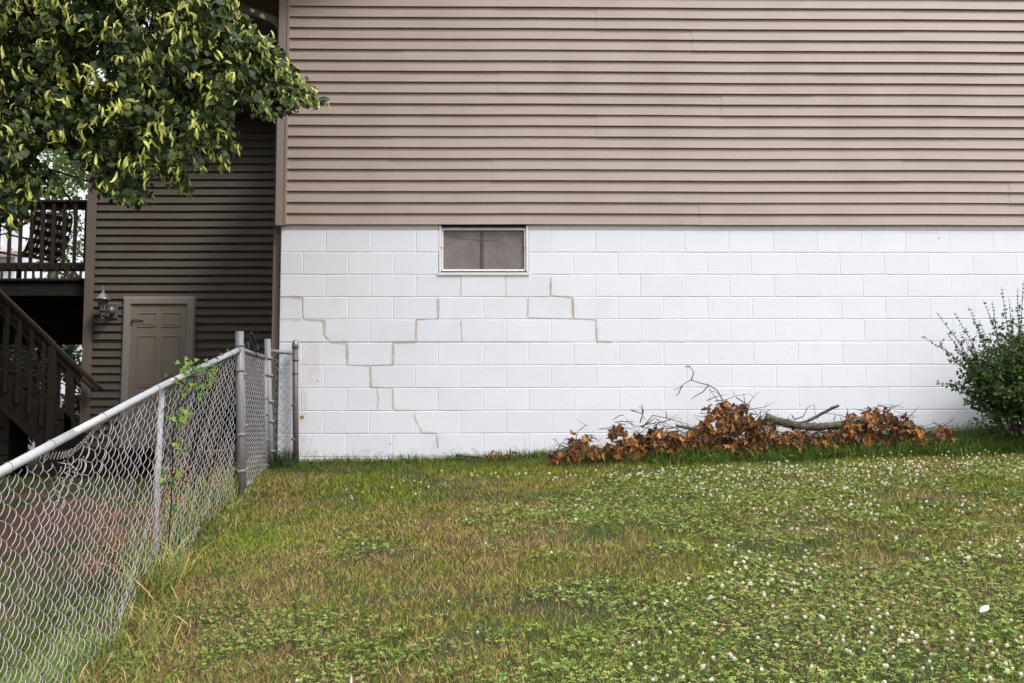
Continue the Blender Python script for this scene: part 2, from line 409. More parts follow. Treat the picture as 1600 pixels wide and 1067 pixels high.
# --- block foundation
wx0 = float(W(685.5, 400, D)[0]); wx1 = float(W(826, 400, D)[0]); wz0 = float(W(750, 430, D)[2])
bm = MB()
prng = random.Random(3)
for v in range(-1, 12):
    zt = ZB - v*BV; zb_ = zt-BV
    if v == -1: zt = SB+.05
    off = 0 if v % 2 == 0 else -BU/2
    # even rows have joints on whole blocks from the corner
    nb = 30
    for k in range(-1, nb):
        a = CX+off+k*BU; b = a+BU
        a = max(a, CX); b = min(b, 9.2)
        if b-a < .02: continue
        spans = [(a, b)]
        if v <= 1 and b > wx0 and a < wx1:
            spans = []
            if a < wx0-.01: spans.append((a, wx0))
            if b > wx1+.01: spans.append((wx1, b))
        for (a, b) in spans:
            g = .0042; j = [prng.uniform(-.0012, .0012) for _ in range(8)]
            dp = .0042; yy = D+prng.uniform(-.0008, .0008)
            e = .003
            tl = prng.uniform(.0, .0016)
            A = [(a, D+dp, zb_), (b, D+dp, zb_), (b, D+dp, zt), (a, D+dp, zt)]
            B = [(a+g+j[0], yy+.0012, zb_+g+j[1]), (b-g+j[2], yy+.0012, zb_+g+j[3]), (b-g+j[4], yy+.0012+tl, zt-g+j[5]), (a+g+j[6], yy+.0012+tl, zt-g+j[7])]
            Cc = [(B[0][0]+e, yy, B[0][2]+e), (B[1][0]-e, yy, B[1][2]+e), (B[2][0]-e, yy+tl, B[2][2]-e), (B[3][0]+e, yy+tl, B[3][2]-e)]
            fs = []
            for q in range(4):
                fs.append((q, (q+1) % 4, 4+(q+1) % 4, 4+q)); fs.append((4+q, 4+(q+1) % 4, 8+(q+1) % 4, 8+q))
            fs.append((8, 9, 10, 11))
            t = prng.uniform(-.018, .018)
            base = (.79+t, .81+t, .865+t)
            if v == -1: base = (.68, .64, .64)
            bm.add(A+B+Cc, fs, col=base)
bm.add([(CX, D+.004, .7), (CX, D+.4, .7), (CX, D+.4, SB+.04), (CX, D+.004, SB+.04)], [(0, 3, 2, 1)], col=(.7, .7, .72))
bw = bm.build('foundation_wall', M['block'], house, col=True)

# --- stained cracks along the joints
def zp(l): return [(420+x*.375, 330+y*.375) for x, y in l]
cracks = [zp([(50, 360), (140, 362), (143, 440), (150, 454), (230, 458), (231, 520), (262, 546), (325, 547), (327, 638), (422, 642), (425, 731), (515, 735), (518, 815), (530, 827), (605, 828), (609, 862), (640, 920), (698, 922), (704, 985)]),
          zp([(705, 365), (705, 450), (615, 454), (613, 545), (518, 547), (516, 638), (430, 640)]),
          zp([(1175, 275), (1173, 353), (1265, 362), (1269, 450), (1362, 455), (1367, 543), (1430, 545)])]
minor = [zp([(800, 275), (798, 355)]), zp([(985, 272), (988, 355)]), zp([(50, 457), (140, 457)]), zp([(450, 740), (457, 785), (450, 825)]),
         zp([(1080, 365), (1078, 445), (1265, 450)]), [(1215, 645), (1216, 672)], zp([(800, 460), (806, 542)]), zp([(985, 357), (1170, 358)])]
def ribbon(mb, pts, wid, yy, seed):
    r = random.Random(seed)
    P = [W(x, y, D) for x, y in pts]; out_ = []
    for a, b in zip(P[:-1], P[1:]):
        n = max(2, int(np.linalg.norm(b-a)/.012))
        for k in range(n): out_.append(a+(b-a)*k/n)
    out_.append(P[-1]); out_ = np.array(out_); T = np.gradient(out_, axis=0); T = norm(T)
    N = np.stack([-T[:, 2], T[:, 0]*0, T[:, 0]], -1)
    vs = []; 
    for p, nn in zip(out_, N):
        w = (wid*r.choice((.4, .7, 1., 1., 1.3, 1.7)) if wid < .01 else wid*(.75+.35*sin(len(vs)*.09+seed)))/2; o = nn*r.uniform(-.12, .12)*min(wid, .006)
        q = p+o; vs += [(q[0]-nn[0]*w, yy, q[2]-nn[2]*w), (q[0]+nn[0]*w, yy, q[2]+nn[2]*w)]
    mb.add(vs, [(2*i, 2*i+1, 2*i+3, 2*i+2) for i in range(len(out_)-1)])
for q, c_ in enumerate(cracks+minor):
    big = q < 3; ck = MB(); hl = MB(); ribbon(ck, c_, .0029 if big else .0016, D-.0016, q); ribbon(hl, c_, .030 if big else .016, D-.0011, q+50)
    ck.build('crack', M['crack'], bw); hl.build('stain', M['halo'], bw)
for (x0, y0, x1, y1) in ((466, 535, 500, 600), (466, 600, 480, 700), (1395, 362, 1470, 366)):
    pk = MB(); a = W(x0, y1, D); b = W(x1, y0, D); pk.add([(a[0], D-.0009, a[2]), (b[0], D-.0009, a[2]), (b[0], D-.0009, b[2]), (a[0], D-.0009, b[2])], [(0, 1, 2, 3)]); pk.build('overspray', M['pink'], bw)
sp_ = MB(); ribbon(sp_, [(466+k*30, float(np.interp(466+k*30, [460, 900, 1600], [716, 706, 690]))) for k in range(36)], .14, D-.0012, 5)
sp_.build('soil_splash', mat('soil_splash', (.50, .44, .36), .9, .2, 30, alpha=(14, .46, .78, .45)), bw)
# specks and nicks
for (x, y, r) in ((472, 651, 4), (1467, 373, 1.6), (907, 52, 0), (496, 594, 1.5), (610, 693, 1.5), (497, 480, 1), (1127, 560, 1)):
    if r:
        p = W(x, y, D); rr = r/174; vs = [(p[0]+rr*cos(t)*random.uniform(.6, 1.2), D-.002, p[2]+rr*.7*sin(t)) for t in np.linspace(0, 2*pi, 9)[:-1]]
        nk = MB(); nk.add(vs, [tuple(range(8))]); nk.build('chip', M['crack'], bw)

# --- basement window
win = MB(); zt = SB-.004
fr = .016
win.box(wx0+.002, D-.004, wz0+.03, wx0+.022, D+.09, zt, .002); win.box(wx1-.022, D-.004, wz0+.03, wx1-.002, D+.09, zt, .002)
win.box(wx0+.0225, D+.03, zt-.028, wx1-.0225, D+.09, zt-.012, .002)
wn = win.build('window', M['white_frame'], house)
sf = MB()
sf.box(wx0+.026, D+.012, wz0+.052, wx0+.040, D+.03, zt-.030, .001); sf.box(wx1-.040, D+.012, wz0+.052, wx1-.026, D+.03, zt-.030, .001)
sf.box(wx0+.030, D+.012, wz0+.037, wx1-.030, D+.03, wz0+.0515, .001); sf.box(wx0+.0405, D+.014, zt-.040, wx1-.0405, D+.03, zt-.031, .001)
sf.build('sash', M['white_frame'], wn)
sc_ = MB(); sc_.box(wx0+.0402, D+.036, wz0+.035, wx1-.0402, D+.040, zt-.03); sc_.build('screen', M['screen'], wn)
mu = MB(); xm = float(W(753.5, 400, D)[0]); mu.box(xm-.013, D+.026, wz0+.0525, xm+.013, D+.0355, zt-.042, .001); mu.build('mullion', M['mullion'], wn)
si = MB(); a0, a1 = wx0-.008, wx1+.006
si.add([(a0, D-.012, wz0-.004), (a1, D-.012, wz0-.004), (a1, D-.014, wz0+.020), (a0, D-.014, wz0+.020), (a0, D+.09, wz0+.034), (a1, D+.09, wz0+.034), (a0, D+.09, wz0-.004), (a1, D+.09, wz0-.004)],
       [(0, 1, 2, 3), (3, 2, 5, 4), (0, 3, 4, 6), (1, 7, 5, 2), (0, 6, 7, 1)])
si.build('sill', M['white_frame'], wn)
for px in (690, 820.5):
    cl = MB(); p = W(px, 388, D); cl.box(p[0]-.007, D-.008, p[2]-.006, p[0]+.007, D-.0045, p[2]+.006, .001); cl.build('clip', M['orange'], wn)
cb = MB(); pts = [W(x, y, D+.030) for x, y in ((690, 363), (703, 369), (725, 374), (752, 376), (770, 375.5), (778, 375))]; cb.tube(pts, .0011, 4); cb.build('wire', M['black'], wn)
rv = MB(); rv.box(wx0, D+.092, wz0-.01, wx1, D+.12, zt+.05); rv.box(wx0+.0225, D+.0, zt-.010, wx1-.0225, D+.09, zt+.02); rv.build('reveal', M['black'], wn)

# --- roof, soffit, gutter, downspout
EZ = 5.60; EX = -2.40
rf = MB()
for (xa, za, xb, zb2) in ((EX-.03, EZ+.17, 4.2, EZ+.17+RK*(4.2-EX)), (4.2, EZ+.17+RK*(4.2-EX), 10.8, EZ+.17)):
    rf.add([(xa, D-.33, za), (xb, D-.33, zb2), (xb, WY+6.4, zb2), (xa, WY+6.4, za), (xa, D-.33, za-.03), (xb, D-.33, zb2-.03), (xb, WY+6.4, zb2-.03), (xa, WY+6.4, za-.03)],
           [(0, 1, 2, 3), (4, 7, 6, 5), (0, 4, 5, 1), (3, 2, 6, 7), (0, 3, 7, 4)])
rf.add([(WXL-.35, WY-.42, EZ+.17), (EX-.031, WY-.42, EZ+.17), (EX-.031, WY+4, EZ+1.2), (WXL-.35, WY+4, EZ+1.2)], [(0, 1, 2, 3)])
roof = rf.build('roof', M['shingle'], house)
sf = MB()
y = D-.31
while y < WY-.01:
    y2 = min(y+.10, WY-.001); sf.box(EX+.0, y, EZ-.012, CX-.003, y2-.006, EZ-.004); sf.box(EX, y2-.006, EZ-.006, CX-.003, y2, EZ-.002) if y2-y > .05 else None; y = y2+.0001
sf.box(EX, D-.31, EZ, CX-.002, WY, EZ+.01)
x = WXL-.3
while x < EX-.03:
    x2 = min(x+.1, EX-.021); sf.box(x, WY-.4, EZ-.012, x2-.006, WY-.016, EZ-.004); x = x2+.0001
sf.box(WXL-.3, WY-.4, EZ-.002, EX-.021, WY-.016, EZ+.01)
sf.build('soffit', M['soffit'], roof)
fa = MB(); fa.box(EX-.02, D-.32, EZ-.02, EX-.001, WY-.0, EZ+.14); fa.box(WXL-.33, WY-.42, EZ-.02, EX-.021, WY-.401, EZ+.14)
fa.beam((EX, D-.322, EZ+.07), (4.2, D-.322, EZ+.07+RK*(4.2-EX)), .02, .16); fa.beam((4.2, D-.322, EZ+.07+RK*(4.2-EX)), (10.8, D-.322, EZ+.07), .02, .16)
fa.build('fascia', M['trim_dark'], roof)
gt = MB()
for (xa, ya, xb, yb, ox, oy) in ((EX-.021, D-.33, EX-.021, WY-.53, -1, 0), (EX-.13, WY-.421, WXL-.33, WY-.421, 0, -1)):
    pr = [(0, .0), (.07, .0), (.085, .03), (.10, .08), (.105, .11), (.098, .11), (.09, .08), (.076, .035), (.065, .008), (.002, .008)]
    vs = [(xx+ox*u, yy+oy*u, EZ+.01+w) for (xx, yy) in ((xa, ya), (xb, yb)) for (u, w) in pr]; n = len(pr)
    gt.add(vs, [(k, (k+1) % n, n+(k+1) % n, n+k) for k in range(n)]+[tuple(range(n)), tuple(range(n, 2*n))[::-1]])
gt.build('gutter', M['trim_dark'], house)
ds = MB()
dx, dy = CX-.050, D+.09
def rect_tube(mb, pts, w, d):
    vs = []
    for k, p in enumerate(pts):
        p = np.array(p); t = (np.array(pts[min(k+1, len(pts)-1)])-np.array(pts[max(k-1, 0)])); t = t/np.linalg.norm(t)
        s = np.cross(t, (0, 1, 0)); s /= np.linalg.norm(s)
        for a, b in ((-1, -1), (1, -1), (1, 1), (-1, 1)): vs.append(p+s*a*w/2+np.array((0, 1, 0))*b*d/2)
    mb.add(vs, [(i*4+k, i*4+(k+1) % 4, (i+1)*4+(k+1) % 4, (i+1)*4+k) for i in range(len(pts)-1) for k in range(4)]+[(0, 1, 2, 3), tuple(len(vs)-4+k for k in range(4))[::-1]])
top = []
for t in np.linspace(0, 1, 7): a = t*radians(68); top.append((dx-.13*(1-cos(a)), dy, 5.26+.13*sin(a)))
rect_tube(ds, [(dx, dy, gz(-2, 9.1)-.02), (dx, dy, 5.0), (dx, dy, 5.2)]+top+[(EX-.02, dy, 5.52), (EX-.05, dy, 5.56), (EX-.065, dy, 5.62)], .062, .05)
for z in (2.0, 3.6, 4.6): rect_tube(ds, [(dx, dy, z), (dx, dy, z+.03)], .067, .056)
ds.build('downspout', M['trim_dark'], house)
for z in np.linspace(5.24, 5.36, 6):
    pass

# --- door in the wing
def Wx(px, py=500): return float(W(px, py, WY)[0])
dx0, dx1 = Wx(195), Wx(304); dzt = float(W(250, 466, WY)[2]); dzb = float(W(250, 728, WY)[2])
tw = .082
dt = MB()
dt.box(dx0, WY-.05, dzb-.05, dx0+tw, WY-.001, dzt, .004); dt.box(dx1-tw, WY-.05, dzb-.05, dx1, WY-.001, dzt, .004); dt.box(dx0+tw+.0005, WY-.048, dzt-tw, dx1-tw-.0005, WY-.001, dzt, .004)
dt.box(dx0-.014, WY-.03, dzb-.05, dx0-.0005, WY-.001, dzt+.014); dt.box(dx1+.0005, WY-.03, dzb-.05, dx1+.014, WY-.001, dzt+.014); dt.box(dx0, WY-.03, dzt+.0005, dx1, WY-.001, dzt+.014)
a, b = dx0+tw, dx1-tw; top_ = dzt-tw
ds_ = MB(); ds_.box(a+.001, WY-.029, dzb, b-.001, WY-.0235, top_-.001)
wd = b-a; cols = [(a+.11*wd+.01, a+.46*wd), (a+.56*wd, b-.11*wd-.0)]; rows = [(top_-.29, top_-.11), (top_-1.03, top_-.40), (top_-1.83, top_-1.14)]
for (u0, u1) in cols:
    for (v0, v1) in rows:
        for (p0, q0, p1, q1) in ((u0, v0, u1, v0+.012), (u0, v1-.012, u1, v1), (u0, v0+.0125, u0+.012, v1-.0125), (u1-.012, v0+.0125, u1, v1-.0125)):
            ds_.box(p0, WY-.036, q0, p1, WY-.0291, q1, .003)
        ds_.box(u0+.03, WY-.0335, v0+.03, u1-.03, WY-.0292, v1-.03, .003)
dob = ds_.build('door', M['door'], house)
dt.build('frame', M['door_trim'], dob)
hw_ = MB(); p = W(207, 501, WY-.03); hw_.box(p[0]-.012, WY-.046, p[2]-.05, p[0]+.006, WY-.0295, p[2]-.005, .002); hw_.tube([(p[0]-.01, WY-.040, p[2]), (p[0]+.05, WY-.042, p[2]+.008), (p[0]+.14, WY-.040, p[2]-.006)], .006, 6)
hw_.build('latch', M['mullion'], dob)
th = MB(); th.box(dx0-.03, WY-.16, dzb-.06, dx1+.03, WY-.0515, dzb-.004, .006); th.build('threshold', M['stone'], dob)

# --- lantern
lp = W(169, 478, WY); LX, LY = float(lp[0]), WY-.17
def lz(y): return float(W(169, y, WY-.15)[2])
lant = empty('wall_lantern', (LX+.06, WY, lz(490)), 'pewter coloured outdoor lantern with dark glass on the wing wall left of the door', 'wall lantern')
bp = W(177, 487, WY); mb = MB(); mb.box(bp[0]-.065, WY-.03, bp[2]-.1, bp[0]+.065, WY-.0135, bp[2]+.1, .008); mb.lathe((bp[0]-.01, WY-.05, bp[2]-.055), [(.0, 0), (.035, .005), (.052, .03), (.055, .055), (.05, .08), (.03, .105), (0, .11)], 12); mb.build('backplate', M['lamp'], lant)
mb = MB(); mb.tube([(bp[0]-.01, WY-.06, bp[2]-.02), (bp[0]-.03, WY-.12, bp[2]-.07), (LX+.01, LY, lz(493)), (LX, LY, lz(489))], .011, 8)
mb.tube([(LX+.0, LY, lz(492)), (LX-.02, LY, lz(496)), (LX-.01, LY, lz(499)), (LX+.02, LY-.0, lz(497))], .007, 6); mb.build('arm', M['lamp'], lant)
mb = MB(); mb.lathe((LX, LY, lz(486)), [(.0, -.02), (.03, -.015), (.045, .0), (.04, .012), (.03, .015)], 12); 
for k in range(6):
    a = 2*pi*k/6; mb.tube([(LX+.044*cos(a), LY+.044*sin(a), lz(485)), (LX+.068*cos(a), LY+.068*sin(a), lz(469))], .0045, 5)
mb.build('cage', M['lamp'], lant)
mb = MB(); mb.lathe((LX, LY, lz(485)), [(.036, 0), (.060, lz(469)-lz(485))], 6, smooth=False); mb.build('glass', M['glassy'], lant)
mb = MB(); h_ = lz(463)-lz(469); mb.lathe((LX, LY, lz(469)), [(.094, -.006), (.096, .003), (.07, .022), (.058, .05), (.03, .075), (.016, .085), (.02, .095), (.02, .10), (.008, .105), (.012, .125), (.007, .145), (.002, .165)], 14); mb.build('cap', M['lamp'], lant)

# ---------------------------------------------------------------- chain-link fence
def rail_z(y): return np.interp(y, [2.0, 4.04, 5.98, 7.78], [.99, 1.42, 1.85, 2.21])
def fence_bot(y): return np.interp(y, [2, 4, 5, 5.98, 7.0, 7.78], [-.25, .17, .40, .63, .92, 1.13])
def chain(name, material, parent, p0, p1, topf, botf, pitch=.088, r=.0020, warp=None, flat=.0075, extra=None, shear=.24):
    p0 = np.array(p0, float); p1 = np.array(p1, float); L = np.linalg.norm(p1-p0); t = (p1-p0)/L; nrm = np.array([t[1], -t[0], 0])
    w = pitch*.445; nw = int(L/w); half = pitch/2; sub = 5
    nh = int(1.62/half); K = nh*sub+1
    s = np.arange(K)/sub                       # in halves from the top down
    tri = np.abs((s % 2)-1)                    # 1..0..1
    tri = .5-.5*np.cos(pi*tri)*.55-.225*(1-2*tri)*0 - .0
    lin = np.abs((s % 2)-1); tri = .62*lin+.38*(.5-.5*np.cos(pi*lin))
    dep = np.sin(pi*(s % 2))                   # + on one strand, - on the other
    polys = []
    for k in range(nw):
        base = k*w; fl = 1 if k % 2 == 0 else -1
        h = base + w*(tri if k % 2 == 0 else 1-tri)*1.06 - .03*w
        d = dep*flat*(1 if k % 2 == 0 else -1)
        yy = p0[:2][None]+t[:2][None]*h[:, None] + nrm[:2][None]*d[:, None]
        ym = p0[1]+t[1]*base
        zt_ = topf(ym); zb_ = botf(ym)
        ph = (base*shear) % pitch
        z = zt_ + pitch - s*half + shear*(h-base) - (pitch-ph)
        P = np.stack([yy[:, 0], yy[:, 1], z], -1)
        st_ = int(np.argmax(z < zt_)); P = P[st_:]; ss_ = (s*half)[st_:]-(s*half)[st_]
        if warp is not None: P = warp(P, ss_)
        keep = int(np.clip((zt_-zb_)/half*sub, sub*4, len(P)-1))
        P = P[:keep+1]
        polys.append(P)
    V = []; F = []; b = 0
    for P in polys:
        v, f = tubes_np(P[None], r, 4); V.append(v); F.append(f+b); b += len(v)
    if extra is not None:
        ev = np.array(extra.v); ef = np.array([f_ for f_ in extra.f]); V.append(ev); F.append(ef+b)
    return np_mesh(name, np.concatenate(V), np.concatenate(F), material, parent, smooth=True)
fence = empty('chain_link_fence', (FX, 5.0, gz(FX, 5)), 'long galvanised chain-link fence with a bright sloping top rail in the left foreground', 'chain-link fence')
mb = MB()
ys = [2.0, 4.04, 5.98, 7.74]
for a, b in ((2.0, 4.75), (4.75, 7.74)):
    yy = np.linspace(a, b, 8); mb.tube([(FX, q, float(rail_z(q))) for q in yy], .0205 if a < 3 else .0195, 14)
mb.build('top_rail', M['galv_bright'], fence)
def sagwarp(P, s):
    y = P[:, 1]; z = P[:, 2].copy(); x = P[:, 0].copy()
    # the mesh hangs off the rail around y = 4.4..5.2
    g = np.exp(-((y-4.78)/.30)**2)*np.exp(-(s/.22)**2)
    z -= .085*g*(1+.3*np.sin(y*21)); x += .02*g*np.sin(y*47+s*30)
    k = .006
    P2 = P.copy()
    P2[:, 0] = x + k*np.sin(y*3.1+s*4)+.0035*np.sin(y*17+s*23)+.035*np.exp(-((s-1.15)/.12)**2)*np.sin(y*5.2)
    P2[:, 1] = y + .010*np.sin(s*9+y*7)+.006*np.sin(s*23+y*19)+.012*np.exp(-(s/.25)**2)*np.sin(y*9.7+s*14)*np.exp(-((y-4.6)/.6)**2)*2
    P2[:, 2] = z + .007*np.sin(y*13+s*9)+.006*np.sin(y*31+s*21)
    return P2
# top knuckle loops
kn = MB(); 
for k in range(170):
    y = 2.2+k*.0347
    if y > 7.7: break
    g = math.exp(-((y-4.78)/.30)**2); z = float(rail_z(y))-.020-.085*g; a = random.uniform(-.4, .4)
    kn.tube([(FX-.012+.006*cos(a+t)*1.2, y+.007*sin(t)+a*.01, z+.012+.018*cos(t)+(.006 if t > 3 else 0)) for t in np.linspace(-2.7, 2.9, 8)], .0017, 4, cap=False)
chain('mesh', M['wire'], fence, (FX-.012, 2.0, 0), (FX-.012, 7.72, 0), lambda y: float(rail_z(y))-.028, lambda y: float(fence_bot(y))-.02, warp=sagwarp, extra=kn)
for y in (2.6, 3.4, 4.13, 4.52, 5.10, 5.9, 6.5, 7.1, 7.5):
    z = float(rail_z(y))
    tw_ = MB(); tw_.tube([(FX+.0235*cos(t), y+.012*t/6, z+.0235*sin(t)) for t in np.linspace(-2.2, 3.6, 16)]+[(FX-.02, y+.02, z-.045), (FX-.012, y+.03, z-.06)], .0019, 5); tw_.build('tie', M['galv'], fence)
def post(mb, x, y, zb, zt, r, lean=0): mb.tube([(x+lean, y, zb), (x+lean*.5, y, (zb+zt)/2), (x, y, zt)], r, 16)
mb = MB(); post(mb, FX-.034, 6.09, gz(FX, 6.09)-.12, 1.845, .0205, -.02); lpst = mb.build('line_post', M['post_paint'], fence)
mb = MB()   # rust streak down the post, a thin shell on its left side
for (z0, z1, a0, a1) in ((1.38, 1.83, 3.30, 4.55), (1.16, 1.35, 3.4, 4.3), (.82, 1.13, 3.6, 4.9)):
    n = 10; vs = []
    for q in range(n+1):
        z = z0+(z1-z0)*q/n; lean = -.02*(1.825-z)/1.3
        aa = a0+.2*random.random(); ab = a1-.25*random.random()
        for t in (aa, (aa+ab)/2, ab): vs.append((FX-.034+lean+.0214*cos(t), 6.09+.0214*sin(t), z))
    mb.add(vs, [(3*i+k, 3*i+k+1, 3*i+k+4, 3*i+k+3) for i in range(n) for k in (0, 1)])
mb.build('rust', M['rust'], lpst)
mb = MB(); post(mb, FX-.034, 3.55, gz(FX, 3.55)-.12, 1.30, .0205, 0); mb.build('line_post', M['post_paint'], fence)
mb = MB(); PA = (FX, 7.79); mb.tube([(FX+.045, 7.79, .98), (FX+.015, 7.79, 1.8), (FX, 7.79, 2.345)], .0315, 18); tp = mb.build('end_post', M['galv'], fence)
for z, l in ((2.245, .004), (2.05, .01), (1.55, .028), (1.27, .036)):
    mb = MB(); mb.tube([(FX+l, 7.79, z-.011), (FX+l, 7.79, z+.011)], .0345, 16); mb.box(FX+l-.008, 7.79-.075, z-.01, FX+l+.004, 7.79-.033, z+.01, .002); mb.build('brace_band', M['galv'], tp)
mb = MB(); mb.tube([(FX, 7.735, 2.202), (FX, 7.755, 2.206)], .026, 12); mb.build('rail_cup', M['galv'], tp)

# --- gate
gate = empty('chain_link_gate', (FX+.02, 8.2, 1.2), 'narrow chain-link gate of closely woven wire between two grey fence posts', 'gate')
g0, g1 = 7.875, 8.665; gzb, gzt = 1.155, 2.215
gx_ = lambda z: FX + .045*(2.3-z)/1.3
mb = MB()
mb.tube([(gx_(gzb), g0, gzb), (gx_(gzt), g0, gzt+.03)], .0165, 12); mb.tube([(gx_(gzb), g1, gzb), (gx_(gzt), g1, gzt)], .0165, 12)
mb.tube([(gx_(gzt), g0, gzt), (gx_(gzt), g1, gzt-.003)], .0175, 12); mb.tube([(gx_(gzb), g0, gzb), (gx_(gzb), g1, gzb)], .0165, 12)
mb.build('frame', M['galv'], gate)
def gatewarp(P, s):
    P = P.copy(); P[:, 0] = np.array([gx_(z) for z in P[:, 2]])+(P[:, 0]-FX); return P
chain('mesh', M['wire'], gate, (FX, g0+.02, 0), (FX, g1-.02, 0), lambda y: gzt-.02, lambda y: gzb+.01, pitch=.076, r=.0022, warp=gatewarp, flat=.010, shear=0)
for z in (2.02, 1.62, 1.28): mb = MB(); mb.box(gx_(z)-.012, 7.81, z-.012, gx_(z)+.03, 7.87, z+.012, .003); mb.lathe((gx_(z)+.03, 7.85, z-.012), [(.0, 0), (.012, .002), (.014, .012), (.012, .022), (0, .024)], 8); mb.build('hinge', M['galv'], gate)
for z in (2.06, 1.86, 1.72, 1.5, 1.28): mb = MB(); mb.box(gx_(z)-.02, g1-.02, z-.008, gx_(z)+.024, g1+.02, z+.008, .003); mb.build('tension_band', M['galv'], gate)
mb = MB()   # fork latch and black strap over the top rail
zc = gzt
mb.box(gx_(zc)-.012, 8.0, zc+.018, gx_(zc)+.012, 8.06, zc+.075, .004); mb.tube([(gx_(zc), 8.03, zc+.07), (gx_(zc)+.008, 8.03, zc+.12), (gx_(zc)+.03, 8.035, zc+.145), (gx_(zc)+.045, 8.04, zc+.115)], .009, 8)
mb.tube([(gx_(zc)+.045, 8.04, zc+.12), (gx_(zc)+.05, 8.1, zc+.06), (gx_(zc)+.045, 8.2, zc+.03)], .010, 8); mb.tube([(gx_(zc)-.0, 8.12, zc+.1), (gx_(zc)+.01, 8.18, zc+.04), (gx_(zc)+.02, 8.3, zc-.02)], .008, 8)
mb.tube([(gx_(zc), 8.32, zc), (gx_(zc), 8.33, zc+.07), (gx_(zc)+.01, 8.36, zc+.08), (gx_(zc)+.015, 8.38, zc)], .006, 6)
mb.build('latch', M['chairblack'], gate)
# --- panel between gate and house
pf = empty('fence_panel', (-1.9, 8.78, 1.28), 'short chain-link panel with a dark domed post against the white block wall', 'chain-link fence')
mb = MB(); mb.tube([(FX+.065, 8.75, 1.05), (FX+.03, 8.75, 1.7), (FX+.002, 8.75, 2.37)], .0285, 16); p1_ = mb.build('end_post', M['galv'], pf)
for z in (2.21, 2.06, 1.83, 1.66, 1.4): mb = MB(); mb.tube([(FX+.01+(2.37-z)*.05, 8.75, z-.01), (FX+.01+(2.37-z)*.05, 8.75, z+.01)], .0315, 14); mb.build('brace_band', M['galv'], p1_)
pc = W(460, 620, 8.84); PCX = float(pc[0]); zt_c = float(W(460, 545, 8.84)[2])
mb = MB(); mb.tube([(PCX+.03, 8.84, 1.1), (PCX+.01, 8.84, 1.8), (PCX, 8.84, zt_c+.02)], .026, 16); pd = mb.build('corner_post', M['post_dark'], pf)
mb = MB(); mb.lathe((PCX, 8.84, zt_c+.005), [(.03, 0), (.031, .035), (.027, .055), (.016, .07), (.0, .075)], 16); mb.build('cap', M['lamp'], pd)
for z in (2.2, 2.08, 1.8, 1.5): mb = MB(); mb.tube([(PCX+.004, 8.84, z-.008), (PCX+.004, 8.84, z+.008)], .029, 14); mb.build('brace_band', M['post_dark'], pd)
mb = MB(); zr = float(W(440, 550, 8.8)[2]); mb.tube([(FX+.02, 8.76, zr+.01), ((FX+PCX)/2, 8.80, zr+.004), (PCX-.02, 8.83, zr)], .0185, 12)
mb.build('top_rail', M['galv'], pf)
def pw(P, s):
    P = P.copy(); P[:, 0] += .006*np.sin(s*21+P[:, 0]*60); P[:, 1] += .012*np.sin(s*11+P[:, 0]*30); return P
chain('mesh', M['wire_dark'], pf, (FX+.05, 8.775, 0), (PCX-.005, 8.815, 0), lambda y: zr-.01, lambda y: 1.26, pitch=.072, r=.0019, warp=pw, flat=.008)

# ---------------------------------------------------------------- deck, stairs, chair
DY0, DY1 = 12.62, 17.6; DXR = WXL-.085; DXL = -10.5
def dz(y, Yp=DY0): return float(W(70, y, Yp)[2])
deck = empty('deck', (-7, 13, 1.0), 'raised dark brown wooden deck with railing left of the house wing', 'deck')
fz = dz(436)
mb = MB(); y = DY0-.03
while y < DY1: mb.box(DXL, y, fz-.03, DXR, min(y+.135, DY1), fz, .003); y += .142
mb.build('floor', M['deckwood'], deck)
mb = MB(); mb.box(DXL, DY0+.001, fz-.22, DXR, DY0+.04, fz-.031, .003); mb.box(DXL, DY1-.04, fz-.22, DXR, DY1, fz-.031)
mb.box(DXL, DY1-.6, fz-.46, DXR, DY1-.5, fz-.221, .004); mb.box(DXL, DY0+1.2, fz-.42, DXR, DY0+1.3, fz-.221, .004)
x = DXL+.2
while x < DXR-.1: mb.box(x, DY0+.041, fz-.218, x+.04, DY1-.041, fz-.032); x += .4
mb.build('joist', M['deckdark'], deck)
for x in (-5.45, -7.4, -9.6):
    for y in (DY1-.55, ):
        mb = MB(); mb.box(x-.05, y-.045, .8, x+.05, y+.045, fz-.461, .004); mb.build('post', M['deckwood'], deck)
mb = MB(); a = W(45, 477, 13.7); b = W(102, 466, 13.7); mb.beam(a, b, .09, .09); mb.build('brace', M['deckwood'], deck)
def railing(yr, y0px, name, spx=None):
    mb = MB(); zt = fz+1.01
    mb.box(DXL, yr-.05, zt-.03, DXR, yr+.09, zt, .004); mb.box(DXL, yr+.0, zt-.115, DXR, yr+.038, zt-.031, .003)
    mb.box(DXL, yr+.0, fz+.10, DXR, yr+.038, fz+.185, .003)
    r = mb.build('railing', M['deckwood'], deck)
    for k in range(38):
        x = DXR-.045-k*.1375
        mb = MB(); mb.box(x-.019, yr-.037, fz+.12, x+.019, yr-.001, zt-.04, .003); mb.build('baluster', M['deckwood'], r)
railing(DY0+.02, 0, 'railing'); railing(DY1-.1, 0, 'railing')

